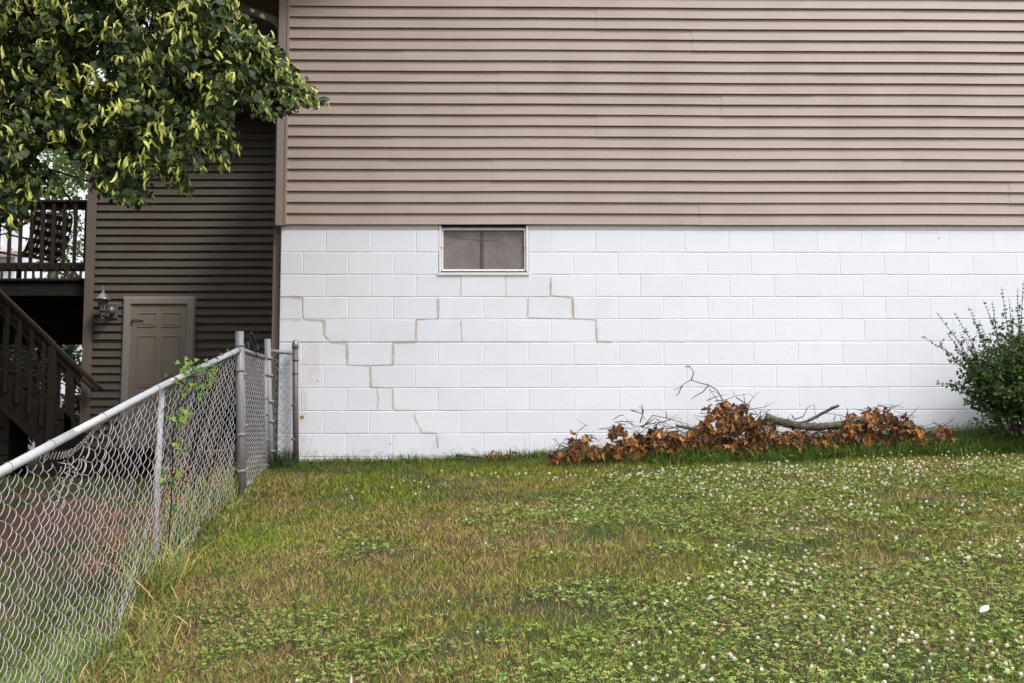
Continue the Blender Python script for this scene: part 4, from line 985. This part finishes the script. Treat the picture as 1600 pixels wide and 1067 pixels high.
# ---------------------------------------------------------------- brush pile
profx = np.array([858, 872, 890, 905, 925, 935, 945, 958, 968, 985, 1000, 1010, 1030, 1050, 1080, 1100, 1112, 1130, 1165, 1175, 1200, 1250, 1300, 1310, 1320, 1332, 1345, 1352, 1370, 1390, 1400, 1425, 1440, 1455, 1470, 1478, 1488])
profy = -5+np.array([712, 698, 690, 675, 680, 705, 706, 668, 658, 668, 680, 668, 664, 676, 662, 652, 630, 624, 630, 644, 655, 668, 676, 668, 650, 640, 650, 645, 634, 638, 652, 654, 672, 682, 664, 664, 690])
def bot(px): return np.interp(px, [858, 900, 940, 1000, 1100, 1250, 1400, 1490], [716, 714, 712, 706, 706, 703, 698, 690])
def branch(label, x0, x1, n, limb, twigs, main_r, mats='twig', seed=0, leafy=None):
    r = np.random.default_rng(seed)
    b = W((x0+x1)/2, float(bot((x0+x1)/2)), 8.6)
    root = empty('cut_branch', (float(b[0]), 8.6, gz(float(b[0]), 8.6)), label, 'branch', 'cut branches piled along the wall')
    mb = MB(); P = np.array([W(*q) for q in limb]); tt = np.linspace(0, 1, len(P)); t2 = np.linspace(0, 1, 4*len(P)); P2 = np.stack([np.interp(t2, tt, P[:, i]) for i in range(3)], -1)
    for _ in range(2): P2[1:-1] = (P2[:-2]+P2[1:-1]*2+P2[2:])/4
    rr = np.interp(t2, [0, 1], main_r)*(1+.08*np.sin(t2*31)); mb.tube(P2+r.normal(0, .002, P2.shape), list(rr), 12 if main_r[0] > .02 else 7); mb.build('limb', M['log'] if main_r[0] > .012 else M['twig'], root)
    mb = MB()
    for q in twigs:
        Pq = [W(*z) for z in q]; mb.tube(Pq, list(np.linspace(.0055, .0022, len(Pq))), 5)
    for _ in range(0 if seed == 8 else int((x1-x0)/4.5)):           # random small twigs
        x = r.uniform(x0, x1); top = np.interp(x, profx, profy); yv = r.uniform(top-4, max(top, bot(x)-8)); p = W(x, yv, r.uniform(8.3, 8.75)); d = np.array((r.normal(0, .15), r.normal(0, .04), r.normal(.035, .04)))
        q1 = p+d*.5+r.normal(0, .012, 3); mb.tube([p-d*.5, p+r.normal(0, .01, 3), q1, p+d+r.normal(0, .01, 3)], [.004, .0032, .0024, .0012], 4)
        if r.random() < .6: mb.tube([q1, q1+np.array((r.normal(0, .04), 0, r.uniform(.0, .05)))], [.002, .001], 4)
    mb.build('twigs', M['twig'], root)
    if n:
        # leaves hang in bunches
        xs = r.uniform(x0, x1, n*6); tp_ = np.interp(xs, profx, profy)+4; bt = bot(xs)-2
        u_ = r.random(len(xs))**.85; ys_ = tp_+(bt-tp_)*u_
        keep = (fbm(xs/9., ys_/12., 200) > .42) & (bt > tp_)
        if leafy is not None: keep &= leafy(xs, ys_)
        xs = xs[keep][:n]; ys_ = ys_[keep][:n]
        pos = np.array([W(a, b_, 8.28+r.random()*.48+.0) for a, b_ in zip(xs, ys_)]); m_ = len(pos)
        yd = norm(r.normal(size=(m_, 3))*.48+np.array((0, -.15, -.85))); R = frames(yd, norm(r.normal(size=(m_, 3))+np.array((0, -1., .3))))
        g = r.random((m_, 1)); h = r.random((m_, 1))
        g = g**1.7; col = np.array((.055, .024, .014))*(1-g)+np.array((.68, .31, .085))*g; col = col*(1-.6*h**2)+np.array((.26, .17, .11))*.6*h**2
        parts = []
        kk = r.integers(0, 6, m_); sz = r.uniform(.055, .105, m_)
        for q in range(6):
            w_ = kk == q
            if w_.any(): parts.append(scatter(DT[q][0], DT[q][1], pos[w_], R[w_], sz[w_], col[w_]))
        v, f, c_ = merge(parts); 
        floor_ = ground_h(v[:, 0], v[:, 1])+.01; v[:, 2] = np.maximum(v[:, 2], floor_); v[:, 1] = np.minimum(v[:, 1], D-.01)
        np_mesh('dead_leaves', v, f, M['deadleaf'], root, col=c_)
    return root
branch('small leafy dead branch at the left end of the brush pile', 860, 942, 150, [(866, 712, 8.5), (905, 700, 8.55), (935, 695, 8.6)], [[(897, 700, 8.5), (903, 672, 8.5)], [(868, 705, 8.5), (905, 690, 8.5)]], (.007, .004), seed=1)
branch('bunchy brown-leaved dead branch left of the arching twig in the brush pile', 942, 1062, 400, [(960, 690, 8.5), (1010, 680, 8.6), (1062, 672, 8.6)],
       [[(1003, 668, 8.5), (1020, 648, 8.5), (1040, 652, 8.5), (1075, 662, 8.5)], [(1010, 662, 8.5), (1024, 652, 8.5), (1040, 665, 8.5)], [(1000, 660, 8.5), (1006, 640, 8.5), (998, 633, 8.5)], [(986, 640, 8.5), (1002, 645, 8.5), (1008, 655, 8.5)], [(1004, 645, 8.5), (1003, 630, 8.5)], [(1042, 652, 8.5), (1040, 640, 8.5)]], (.009, .005), seed=2)
branch('tallest orange-leaved dead branch with a curling bare twig above the brush pile', 1058, 1205, 820, [(1055, 664, 8.45), (1100, 672, 8.4), (1150, 680, 8.45), (1200, 684, 8.5)],
       [[(1131, 640, 8.5), (1128, 622, 8.5), (1120, 608, 8.5), (1108, 601, 8.5), (1092, 597, 8.5), (1080, 593, 8.5), (1070, 598, 8.5), (1060, 606, 8.5), (1053, 608, 8.5)], [(1080, 594, 8.5), (1084, 582, 8.5), (1080, 574, 8.5), (1073, 570, 8.5)],
        [(1107, 601, 8.5), (1098, 612, 8.5), (1086, 618, 8.5), (1080, 623, 8.5)], [(1066, 602, 8.5), (1060, 614, 8.5), (1056, 618, 8.5)], [(1078, 571, 8.5), (1070, 573, 8.5)], [(1165, 640, 8.5), (1162, 614, 8.5)], [(1150, 620, 8.5), (1166, 630, 8.5), (1172, 626, 8.5)], [(1185, 655, 8.5), (1203, 638, 8.5)],
        [(1120, 668, 8.3), (1125, 660, 8.3), (1133, 664, 8.3), (1130, 678, 8.3)]], (.013, .008), seed=3)
branch('thick mossy grey log lying in the middle of the brush pile', 1200, 1312, 620, [(1196, 651, 8.55), (1215, 657, 8.55), (1240, 663, 8.5), (1275, 667, 8.5), (1320, 662, 8.5), (1365, 652, 8.52), (1392, 650, 8.55)],
       [[(1205, 690, 8.3), (1230, 683, 8.3), (1265, 676, 8.3)], [(1210, 672, 8.32), (1240, 680, 8.3), (1290, 690, 8.3)]], (.037, .030), seed=4, leafy=lambda x, y: y > 671)
branch('smooth cut limb resting on the mossy log in the brush pile', 1236, 1312, 0, [(1238, 670, 8.6), (1262, 657, 8.58), (1285, 645, 8.55), (1311, 632, 8.5)],
       [[(1240, 655, 8.6), (1255, 650, 8.6), (1262, 636, 8.6), (1272, 631, 8.6), (1274, 650, 8.6)], [(1240, 652, 8.6), (1236, 646, 8.6)], [(1245, 660, 8.55), (1280, 652, 8.55)], [(1303, 656, 8.6), (1306, 646, 8.6)]], (.014, .013), seed=5)
branch('leaning dead branch with large hanging leaves right of the log', 1308, 1400, 520, [(1310, 690, 8.45), (1350, 672, 8.5), (1400, 650, 8.5)],
       [[(1320, 660, 8.5), (1325, 640, 8.5), (1322, 636, 8.5)], [(1345, 660, 8.5), (1358, 640, 8.5)], [(1372, 645, 8.5), (1366, 634, 8.5)], [(1385, 650, 8.4), (1428, 648, 8.4)]], (.010, .005), seed=6)
branch('dead branch trailing low at the right end of the brush pile', 1398, 1488, 300, [(1395, 655, 8.5), (1430, 668, 8.5), (1485, 690, 8.5)], [[(1400, 660, 8.4), (1430, 650, 8.4)], [(1437, 672, 8.4), (1470, 664, 8.4)], [(1450, 676, 8.4), (1458, 668, 8.4)]], (.010, .004), seed=7)
branch('short dark stick with a few curled leaves near the wall left of the brush pile', 712, 802, 0, [(713, 710, 8.75), (735, 712, 8.75), (758, 715, 8.7)], [], (.013, .008), seed=8)
# its few leaves
r = np.random.default_rng(5); xs = r.uniform(765, 803, 26); pos = np.array([W(x, r.uniform(703, 713), r.uniform(8.6, 8.75)) for x in xs]); yd = norm(r.normal(size=(26, 3))+np.array((0, 0, -.4)))
v, f, c_ = scatter(DT[1][0], DT[1][1], pos, frames(yd, norm(r.normal(size=(26, 3))+np.array((0, -1, .4)))), r.uniform(.04, .075, 26), np.array((.2, .09, .04))*r.uniform(.5, 1.5, (26, 1)))
np_mesh('dead_leaves', v, f, M['deadleaf'], bpy.data.objects['cut_branch.007'], col=c_)

# ---------------------------------------------------------------- vine on the fence
def Wf(px, py, off=0.0):
    Yp = 1556*1.98/(770-px); p = W(px, py, Yp); return np.array((FX+.03+off, Yp, p[2]))
vine = empty('climbing_vine', tuple(Wf(262, 860)), 'light green lobed-leaf vine climbing the rusty fence post and rail', 'vine')
mb = MB()
paths = [[(262, 870), (264, 800), (268, 730), (262, 690), (270, 640), (280, 600), (300, 575), (318, 572)], [(285, 590), (300, 570), (318, 560), (333, 545)], [(333, 560), (325, 556), (316, 554), (304, 552), (301, 545), (306, 541), (311, 545)], [(280, 600), (262, 585), (244, 596)], [(262, 720), (268, 700), (276, 680)], [(270, 640), (300, 600), (320, 590)]]
for q in paths: mb.tube([Wf(x, y, random.uniform(0, .02)) for x, y in q], list(np.linspace(.004, .002, len(q))), 5)
mb.build('stem', M['bract'], vine)
spots = [(275, 612, 2), (270, 650, 5), (283, 640, 5), (278, 658, 4), (268, 690, 3), (282, 697, 3), (260, 735, 3), (272, 738, 3), (290, 600, 4), (300, 575, 4), (312, 572, 5), (322, 578, 4), (330, 570, 3), (286, 570, 4), (292, 562, 3), (246, 592, 1), (300, 610, 3), (308, 598, 3), (268, 790, 4), (262, 760, 2), (320, 592, 2), (288, 585, 4), (336, 548, 1)]
LP, LD, LS, LC = [], [], [], []
for x, y, m_ in spots:
    for _ in range(m_*2):
        LP.append(Wf(x+random.gauss(0, 5), y+random.gauss(0, 5), random.uniform(-.03, .05))); LD.append((random.gauss(.1, .4), random.gauss(-.3, .5), -.7)); LS.append(random.uniform(.020, .042)); LC.append(random.choice([(.14, .24, .07), (.20, .30, .09), (.25, .33, .06), (.10, .19, .06)]))
lobed_v = leaf_v.copy()
v, f, c_ = scatter(np.array([(0, .1, 0), (-.45, 0, .03), (-.5, .35, 0), (-.25, .42, .0), (-.22, .75, 0), (0, 1, -.08), (.22, .75, 0), (.25, .42, 0), (.5, .35, 0), (.45, 0, .03)]), np.array([(0, k, k+1) for k in range(1, 9)]), np.array(LP), frames(norm(np.array(LD)), norm(rng.normal(size=(len(LP), 3))*.5+np.array((.5, -.8, .4)))), np.array(LS), np.array(LC))
np_mesh('leaves', v, f, M['clover'], vine, col=c_)

# ---------------------------------------------------------------- things behind the fence
bp_ = W(364, 662, 10.6); bxx = float(bp_[0]); bz = float(W(364, 690, 10.6)[2])
tb_ = empty('plastic_bin', (bxx, 10.6, bz), 'dark navy plastic bin standing on a stump behind the fence by the gate', 'bin')
mb = MB(); mb.lathe((bxx, 10.6, bz), [(.10, 0), (.105, .01), (.125, .34), (.14, .345), (.14, .37), (.12, .37), (.115, .30), (.0, .29)], 20, sx=1, sy=1); mb.build('body', M['bin'], tb_)
mb = MB(); mb.lathe((bxx, 10.6, bz+.372), [(.142, 0), (.142, .02), (.10, .04), (0, .045)], 20); mb.build('lid', M['bin'], tb_)
su = MB(); g = gz(bxx, 10.6); rr = [.17, .145, .13, .128, .125]; zs = np.linspace(g-.05, bz-.002, 5); n = 22; vs = []
for z, r_ in zip(zs, rr):
    for k in range(n): a = 2*pi*k/n; q = r_*(1+.10*sin(5*a+.6)+.05*sin(11*a)); vs.append((bxx+q*cos(a), 10.6+q*sin(a), z))
su.add(vs, [(i*n+k, i*n+(k+1) % n, (i+1)*n+(k+1) % n, (i+1)*n+k) for i in range(4) for k in range(n)]+[tuple(range(4*n, 5*n))], True)
tag(su.build('tree_stump', M['stump'], loc=(bxx, 10.6, g)), 'grey weathered tree stump under the navy bin behind the fence', 'stump')
# stone behind the gate
p = W(405, 722, 9.4); ss = MB(); g = gz(float(p[0]), 9.4)
ss.lathe((float(p[0]), 9.4, g-.02), [(.10, 0), (.13, .05), (.12, .11), (.07, .15), (0, .16)], 9, smooth=False, sx=1.1); tag(ss.build('stone', M['stone'], loc=(float(p[0]), 9.4, g)), 'pinkish field stone on the ground behind the gate', 'stone')

# litter and marker
p = W(1541, 1027, 4.42); g = gz(float(p[0]), 4.42); lt = MB()
rr = np.linspace(0, 2*pi, 13)[:-1]; vs = [(p[0], 4.42, g+.062)]+[(p[0]+.022*cos(t), 4.42+.016*sin(t), g+.05+.014*sin(t+1)) for t in rr]; lt.add(vs, [(0, 1+k, 1+(k+1) % 12) for k in range(12)])
vs = [(p[0], 4.42, g+.048)]+[(p[0]+.022*cos(t), 4.42+.016*sin(t), g+.0485+.014*sin(t+1)) for t in rr]; lt.add(vs, [(0, 1+(k+1) % 12, 1+k) for k in range(12)])
tag(lt.build('plastic_scrap', M['whitep'], loc=(float(p[0]), 4.42, g)), 'small white plastic scrap lying in the lawn at lower right', 'litter')
p = W(549, 1052, 3.98); fx_ = float(p[0]); g = gz(fx_, 3.98)
mk = empty('marker_stake', (fx_, 3.98, g), 'white pointed marker stake with red edge at the bottom of the lawn', 'marker')
mb = MB(); zt_ = float(p[2]); mb.add([(fx_-.008, 3.98, g), (fx_+.006, 3.98, g), (fx_+.004, 3.98, zt_-.03), (fx_, 3.98, zt_), (fx_-.004, 3.98, zt_-.03), (fx_-.008, 3.99, g), (fx_+.006, 3.99, g), (fx_+.004, 3.99, zt_-.03), (fx_, 3.985, zt_), (fx_-.004, 3.99, zt_-.03)],
   [(0, 1, 2, 3, 4), (9, 8, 7, 6, 5), (1, 6, 7, 2), (2, 7, 8, 3), (3, 8, 9, 4), (4, 9, 5, 0)]); mb.build('stake', M['whitep'], mk)
mb = MB(); mb.box(fx_+.0065, 3.979, g, fx_+.010, 3.991, zt_-.02); mb.build('red_edge', M['orange'], mk)

# ---------------------------------------------------------------- grass
def allowed(x, y): return ~((x > CX-.01) & (y > D-.012)) & ~((y > WY-.05) & (x > WXL-.05)) 
def clover_d(x, y):
    n = fbm(x*.75+3, y*1.05+11, 61)
    right = sm((x+.2)/1.8)*.22-.02
    n = .48*n+.30*fbm(x*2.6+5, y*3.4+1, 62)+.22*fbm(x*7+5, y*9+1, 63)
    m = n+right-.40*sm((y-7.72)/.25) + .12*np.exp(-((x-1.9)/1.1)**2-((y-7.9)/.35)**2) + .10*np.exp(-((x+.7)/.6)**2-((y-5.0)/.35)**2) + .12*np.exp(-((y-3.9)/.35)**2)
    return .80*sm((m-.54)/.15)*(x > FX+.1)
def blades(n, x0, x1, y0, y1, h, w, dens, colf, lean=.55, tv=blade_v, tf=blade_f, seed=1):
    r = np.random.default_rng(seed)
    x = r.uniform(x0, x1, n); y = r.uniform(y0, y1, n)
    k = (r.random(n) < dens(x, y)) & allowed(x, y); x = x[k]; y = y[k]; n = len(x)
    z = ground_h(x, y)-.004
    dead = 0; up = norm(np.stack([r.normal(0, lean, n), r.normal(0, lean, n), np.ones(n)], -1)); az = r.uniform(0, 2*pi, n)
    R = frames(np.stack([np.cos(az), np.sin(az), np.zeros(n)], -1), up)   # y = bend direction, z = up
    zz = up; yv = np.stack([np.cos(az), np.sin(az), np.zeros(n)], -1); yv = norm(yv-zz*np.sum(yv*zz, -1, keepdims=True)); xv = np.cross(yv, zz); R = np.stack([xv, yv, zz], -1)
    hh = r.uniform(.55, 1.25, n)*(h(x, y) if callable(h) else h); ww = r.uniform(.7, 1.3, n)*w
    return scatter(tv, tf, np.stack([x, y, z], -1), R, np.stack([ww, hh, hh], -1), colf(x, y, r))
G1 = np.array((.040, .078, .012)); G2 = np.array((.35, .40, .050)); DRY = np.array((.60, .42, .19)); BLU = np.array((.12, .18, .07)); LIME = np.array((.34, .48, .06))
def lawncol(x, y, r):
    n = len(x); g = r.random((n, 1))**1.5; c = G1*(1-g)+G2*g*1.35
    bl = (fbm(x*2.6+50, y*4.0+5, 71) > .56)[:, None]; c = np.where(bl & (r.random((n, 1)) < .7), BLU*(.8+.5*g), c)
    d = lawn_dry(x, y)
    d = d+.16*np.exp(-((x+.2)/1.3)**2-((y-6.3)/.9)**2)+.13*np.exp(-((x+1.4)/.5)**2-((y-5.6)/.9)**2)
    d = d+.5*np.exp(-((x+1.72)/.22)**2-((y-5.75)/.40)**2)
    dry = (r.random(n) < np.clip((d-.34)*2.0, .10, .70))[:, None]; c = np.where(dry, DRY*(.12+1.35*r.random((n, 1))**1.3), c)
    li = (r.random(n) < .85*np.exp(-((x+1.45)/.55)**2)*sm((7.6-y)/.8)+.35*np.exp(-((y-4.1)/.4)**2))[:, None]; c = np.where(li & ~dry, LIME*(.55+.6*g), c)
    wl = sm((y-8.15)/.35)[:, None]*.45; c = c*(1-wl)+np.array((.06, .11, .02))*wl
    return c
vis_d = lambda x, y: np.where((x < .70*y+.6), 1., .3)*np.where(y > 3.3, 1, .5)*(x > FX+.02)
P1 = blades(330000, FX, 7.2, 2.6, 6.2, lambda x, y: .036+.014*vnoise(x*5, y*5, 9), .0032, lambda x, y: vis_d(x, y)*(1-.55*clover_d(x, y)), lawncol, seed=1)
P2 = blades(280000, FX, 8.2, 6.2, D, lambda x, y: .036+.012*vnoise(x*5, y*5, 9), .0042, lambda x, y: vis_d(x, y)*(1-.55*clover_d(x, y)), lawncol, seed=2)
v, f, c_ = merge([P1, P2])
tag(np_mesh('lawn_grass', v, f, M['grass'], col=c_), 'mown lawn of mixed green and dry brown grass', 'grass', kind='stuff')
# shaded yard behind the fence
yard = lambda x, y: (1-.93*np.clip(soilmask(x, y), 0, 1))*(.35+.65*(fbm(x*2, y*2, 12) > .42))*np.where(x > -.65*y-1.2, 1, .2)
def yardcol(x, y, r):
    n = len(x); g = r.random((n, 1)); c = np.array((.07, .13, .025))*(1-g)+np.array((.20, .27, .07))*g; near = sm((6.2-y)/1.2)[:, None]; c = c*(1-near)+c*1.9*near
    return np.where(r.random((n, 1)) < .12, DRY*.8, c)
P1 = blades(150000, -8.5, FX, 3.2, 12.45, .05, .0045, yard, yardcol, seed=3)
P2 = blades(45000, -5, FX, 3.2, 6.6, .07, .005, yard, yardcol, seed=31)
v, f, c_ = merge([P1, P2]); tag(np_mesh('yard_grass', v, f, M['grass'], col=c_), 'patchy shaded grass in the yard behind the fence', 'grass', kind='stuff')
# unmown strip along the wall
def tallcol(x, y, r):
    n = len(x); g = r.random((n, 1)); c = np.array((.05, .11, .018))*(1-g)+np.array((.15, .24, .04))*g; return np.where(r.random((n, 1)) < .05, DRY, c)
wallh = lambda x, y: .05+.055*fbm(x*3, y*0, 90)+.085*sm((x-1.0)/.8)*sm((y-8.0)/.3)
wd = lambda x, y: sm((y-(8.72-.55*sm((x-.3)/1.2)-.08*vnoise(x*4, x*0, 4)))/.12)*np.where(x < .3, .55, 1)
P1 = blades(66000, -1.85, 7.5, 8.0, D-.02, wallh, .0045, wd, tallcol, lean=.4, tv=long_v, tf=long_f, seed=4)
v, f, c_ = P1; tag(np_mesh('tall_grass', v, f, M['grass'], col=c_), 'longer unmown dark green grass along the foot of the white wall', 'grass', kind='stuff')
# long weeds along the fence
def fcol(x, y, r):
    n = len(x); g = r.random((n, 1)); c = np.array((.10, .17, .03))*(1-g)+np.array((.32, .40, .10))*g; return np.where(r.random((n, 1)) < .25, DRY*1.2, c)
fd = lambda x, y: np.exp(-((x-FX-.05)/.12)**2)*(.25+.75*(fbm(y*2.3, y*0, 17) > .5))
P1 = blades(3600, FX-.25, FX+.35, 3.3, 7.9, .11, .005, fd, fcol, lean=.42, tv=long_v, tf=long_f, seed=5)
P2 = blades(420, FX-.12, FX+.16, 5.75, 6.1, .28, .0055, lambda x, y: .6+0*x, fcol, lean=.3, tv=long_v, tf=long_f, seed=6)
P3 = blades(420, -2.02, -1.72, 8.62, 8.88, .17, .005, lambda x, y: .8+0*x, lambda x, y, r: np.array((.06, .10, .03))*r.uniform(.5, 1.6, (len(x), 1)), lean=.22, tv=long_v, tf=long_f, seed=7)
P4 = blades(2600, -2.5, -1.98, 6.4, 7.9, .28, .006, lambda x, y: .35+0*x, fcol, lean=.25, tv=long_v, tf=long_f, seed=8)
P5 = blades(420, FX+.0, FX+.4, 4.2, 5.6, .15, .005, lambda x, y: .8+0*x, fcol, lean=.4, tv=long_v, tf=long_f, seed=18)
v, f, c_ = merge([P1, P2, P3, P4, P5]); tag(np_mesh('fence_weeds', v, f, M['grass'], col=c_), 'long weedy grass growing along the chain-link fence', 'weeds', kind='stuff')
# dry seed stalks: near the wall and behind the fence
mb = MB(); r = random.Random(9); heads = []
for (x0, x1, n, h) in ((-1.7, 1.0, 34, .17), (.2, 1.6, 26, .24), (3.4, 4.6, 16, .22)):
    for _ in range(n):
        x = r.uniform(x0, x1); y = r.uniform(8.66, 8.86); g = gz(x, y); hh = h*r.uniform(.5, 1.25); l = r.gauss(0, .05)
        mb.tube([(x, y, g), (x+l*.4, y, g+hh*.6), (x+l, y, g+hh)], [.0013, .001, .0008], 3); heads.append((x+l, y, g+hh))
mb.tube([W(478, 715, 8.8), W(490, 675, 8.8), W(500, 663, 8.8)], .0012, 3)
mb.build('stems', M['cutwood'], None)
ob = bpy.data.objects['stems']
ob = [o for o in bpy.data.objects if o.name.startswith('stems') and o.parent is None][0]; ob.name = 'seed_stalks'; tag(ob, 'thin dry grass seed stalks standing in front of the white wall', 'grass', kind='stuff')
mb = MB()
for k in range(20):
    x = r.uniform(-2.45, -2.1); y = r.uniform(6.3, 7.6); g = gz(x, y); hh = r.uniform(.25, .6); pts = [(x+.05*sin(t*3+k)*t, y+.05*cos(t*4+k)*t, g+hh*t) for t in np.linspace(0, 1, 6)]; mb.tube(pts, .0025, 4)
    for t in pts[2:]:
        for q in range(3): 
            e = (t[0]+r.gauss(0, .035), t[1]+r.gauss(0, .035), t[2]+r.gauss(0, .02)); mb.tube([t, e], [.004, .009], 4)
ob = mb.build('dry_weeds', M['rust'], None); ob.data.materials[0] = mat('dry_weed', (.36, .20, .08), .8, .3, 30, trans=.2); tag(ob, 'rust-brown dead weeds just behind the chain-link mesh', 'weeds', kind='stuff')

# clover --------------------------------------------------------------
n = 400000; x = rng.uniform(FX+.1, 7.0, n); y = rng.uniform(2.8, D-.3, n)
k = (rng.random(n) < clover_d(x, y)*.62*np.where(x < .70*y+.5, 1, .25)) & allowed(x, y); x = x[k]; y = y[k]; n = len(x)
z = ground_h(x, y)+rng.uniform(.022, .048, n)
tri_v = []; tri_f = []
for q in range(3):
    a = q*2*pi/3; b = len(tri_v)
    for (l, s) in ((0, 0), (.65, -.42), (1.0, -.28), (.92, 0), (1.0, .28), (.65, .42)):
        tri_v.append((l*cos(a)-s*sin(a), l*sin(a)+s*cos(a), .10*l-.0+(.12*abs(s)))) 
    tri_f += [(b, b+1, b+2), (b, b+2, b+3), (b, b+3, b+4), (b, b+4, b+5)]
tri_v = np.array(tri_v); tri_f = np.array(tri_f)
up = norm(np.stack([rng.normal(0, .32, n), rng.normal(0, .32, n)-.1, np.ones(n)], -1)); az = rng.uniform(0, 6.28, n)
R = frames(np.stack([np.cos(az), np.sin(az), np.zeros(n)], -1), up); zz = up; yv = norm(np.stack([np.cos(az), np.sin(az), np.zeros(n)], -1)); yv = norm(yv-zz*np.sum(yv*zz, -1, keepdims=True)); R = np.stack([np.cross(yv, zz), yv, zz], -1)
g = rng.random((n, 1)); g = g**1.4; col = np.array((.045, .105, .016))*(1-g)+np.array((.42, .50, .13))*g
col = np.where(rng.random((n, 1)) < .08, np.array((.42, .30, .12)), col)*(.8+.45*fbm(x*3, y*4, 88))[:, None]
v, f, c_ = scatter(tri_v, tri_f, np.stack([x, y, z], -1), R, rng.uniform(.0065, .0125, n), col)
tag(np_mesh('clover_leaves', v, f, M['clover'], col=c_), 'patches of trifoliate clover leaves spread through the lawn', 'clover', kind='stuff')
# flower heads: small petal tufts
n = 12000; x = rng.uniform(FX+.25, 7.0, n); y = rng.uniform(3.0, D-.45, n)
den = clover_d(x, y)*sm((fbm(x*1.9+70, y*1.9+2, 83)-.34)/.22)*(.06+.94*sm((x-.1)/2.2))
den = den+2.6*np.exp(-((x-1.55)/.62)**2-((y-7.66)/.15)**2)+.45*np.exp(-((x-.1)/.8)**2-((y-7.75)/.22)**2)+.12*np.exp(-((x+1.0)/.5)**2-((y-7.45)/.15)**2)+.5*np.exp(-((x-3.6)/.8)**2-((y-7.6)/.5)**2)+.25*np.exp(-((y-4.0)/.3)**2)*(x > .5)
k = rng.random(n) < den*.85; x = x[k]; y = y[k]; n = len(x); print('flowers', n)
hz = rng.uniform(.045, .075, n); z = ground_h(x, y)+hz
pet_v = []; pet_f = []
r = np.random.default_rng(2)
for q in range(30):
    ph = math.acos(1-1.55*(q+.5)/30); th_ = q*2.399; d = np.array((sin(ph)*cos(th_), sin(ph)*sin(th_), cos(ph))); s_ = norm(np.cross(d, (0.1, .2, 1))); b = len(pet_v); t_ = np.cross(d, s_)
    e = d*1.0+np.array((0, 0, .12)); m0 = d*.30
    pet_v += [tuple(m0-s_*.10), tuple(m0+s_*.10), tuple(e*.85+s_*.22), tuple(e), tuple(e*.85-s_*.22)]; pet_f += [(b, b+1, b+2), (b, b+2, b+3), (b, b+3, b+4), (b, b+4, b)] if False else [(b, b+1, b+2), (b, b+2, b+4), (b+2, b+3, b+4)]
pet_v = np.array(pet_v); pet_f = np.array(pet_f)
up = norm(np.stack([rng.normal(0, .3, n), rng.normal(0, .3, n)-.1, np.ones(n)], -1)); R = frames(np.cross(up, np.array((1., 0, 0))), up)
t = rng.random((n, 1)); col = np.array((.93, .91, .84))*(1-t*.25)+np.array((.72, .52, .42))*t*.25; col = np.where(rng.random((n, 1)) < .12, np.array((.42, .26, .16)), col)
fv = scatter(pet_v, pet_f, np.stack([x, y, z], -1), R, rng.uniform(.0070, .0110, n), col)
stem_v = np.array([(-.5, 0, 0), (.5, 0, 0), (0, .5, 1)]); sR = np.tile(np.eye(3), (n, 1, 1))
sv = scatter(stem_v, np.array([(0, 1, 2)]), np.stack([x, y, z-hz], -1), sR, np.stack([np.full(n, .002), np.full(n, .002), hz], -1), np.tile(np.array((.12, .17, .05)), (n, 1)))
v, f, c_ = merge([fv, sv]); tag(np_mesh('clover_flowers', v, f, M['flower'], col=c_), 'white clover blossoms dotted over the lawn', 'clover flowers', kind='stuff')
# fallen leaves and crumbs on the ground
n = 520; x = rng.uniform(FX, 6, n); y = rng.uniform(3.2, 8.8, n); kf = rng.random(n) < (.25+.75*np.exp(-((x-FX-.3)/.4)**2)); x = x[kf]; y = y[kf]; n = len(x)
z = ground_h(x, y)+.030; up = norm(np.stack([rng.normal(0, .5, n), rng.normal(0, .5, n), np.ones(n)], -1)); R = frames(np.cross(up, norm(rng.normal(size=(n, 3)))), up)
t = rng.random((n, 1)); col = np.array((.30, .15, .06))*(1-t)+np.array((.55, .38, .20))*t
v, f, c_ = scatter(DT[2][0]*np.array((.8, 1, 1.4)), DT[2][1], np.stack([x, y, z], -1), R, rng.uniform(.012, .036, n), col)
tag(np_mesh('fallen_leaves', v, f, M['deadleaf'], col=c_), 'small dry fallen leaves and crumbs scattered on the lawn', 'fallen leaves', kind='stuff')
# feathery low weeds in the lawn foreground
LP, LD, LS, LC = [], [], [], []
for (x, y, Yp) in ((700, 1005, 4.1), (715, 1010, 4.15), (905, 985, 4.4), (920, 990, 4.4), (560, 960, 4.6), (585, 965, 4.6), (610, 960, 4.7), (770, 1050, 3.95), (650, 1045, 3.95), (870, 1040, 4.0), (1550, 1030, 4.1), (1590, 1035, 4.1), (120, 905, 6.2), (100, 910, 6.2), (140, 900, 6.3), (500, 950, 4.8), (990, 1030, 4.1)):
    p = W(x, y, Yp); g = gz(float(p[0]), Yp)
    for _ in range(34): LP.append((p[0]+random.gauss(0, .035), Yp+random.gauss(0, .035), g+random.uniform(.02, .065))); LD.append((random.gauss(0, .7), random.gauss(0, .7), random.gauss(.3, .3))); LS.append(random.uniform(.018, .034)); LC.append(random.choice([(.19, .29, .06), (.25, .34, .08), (.14, .23, .05)]))
v, f, c_ = scatter(oval_v, oval_f, np.array(LP), frames(norm(np.array(LD)), norm(rng.normal(size=(len(LP), 3))*.3+np.array((0, 0, 1)))), np.array(LS), np.array(LC))
tag(np_mesh('lawn_weeds', v, f, M['clover'], col=c_), 'bright green low weeds in small tufts near the front of the lawn', 'weeds', kind='stuff')
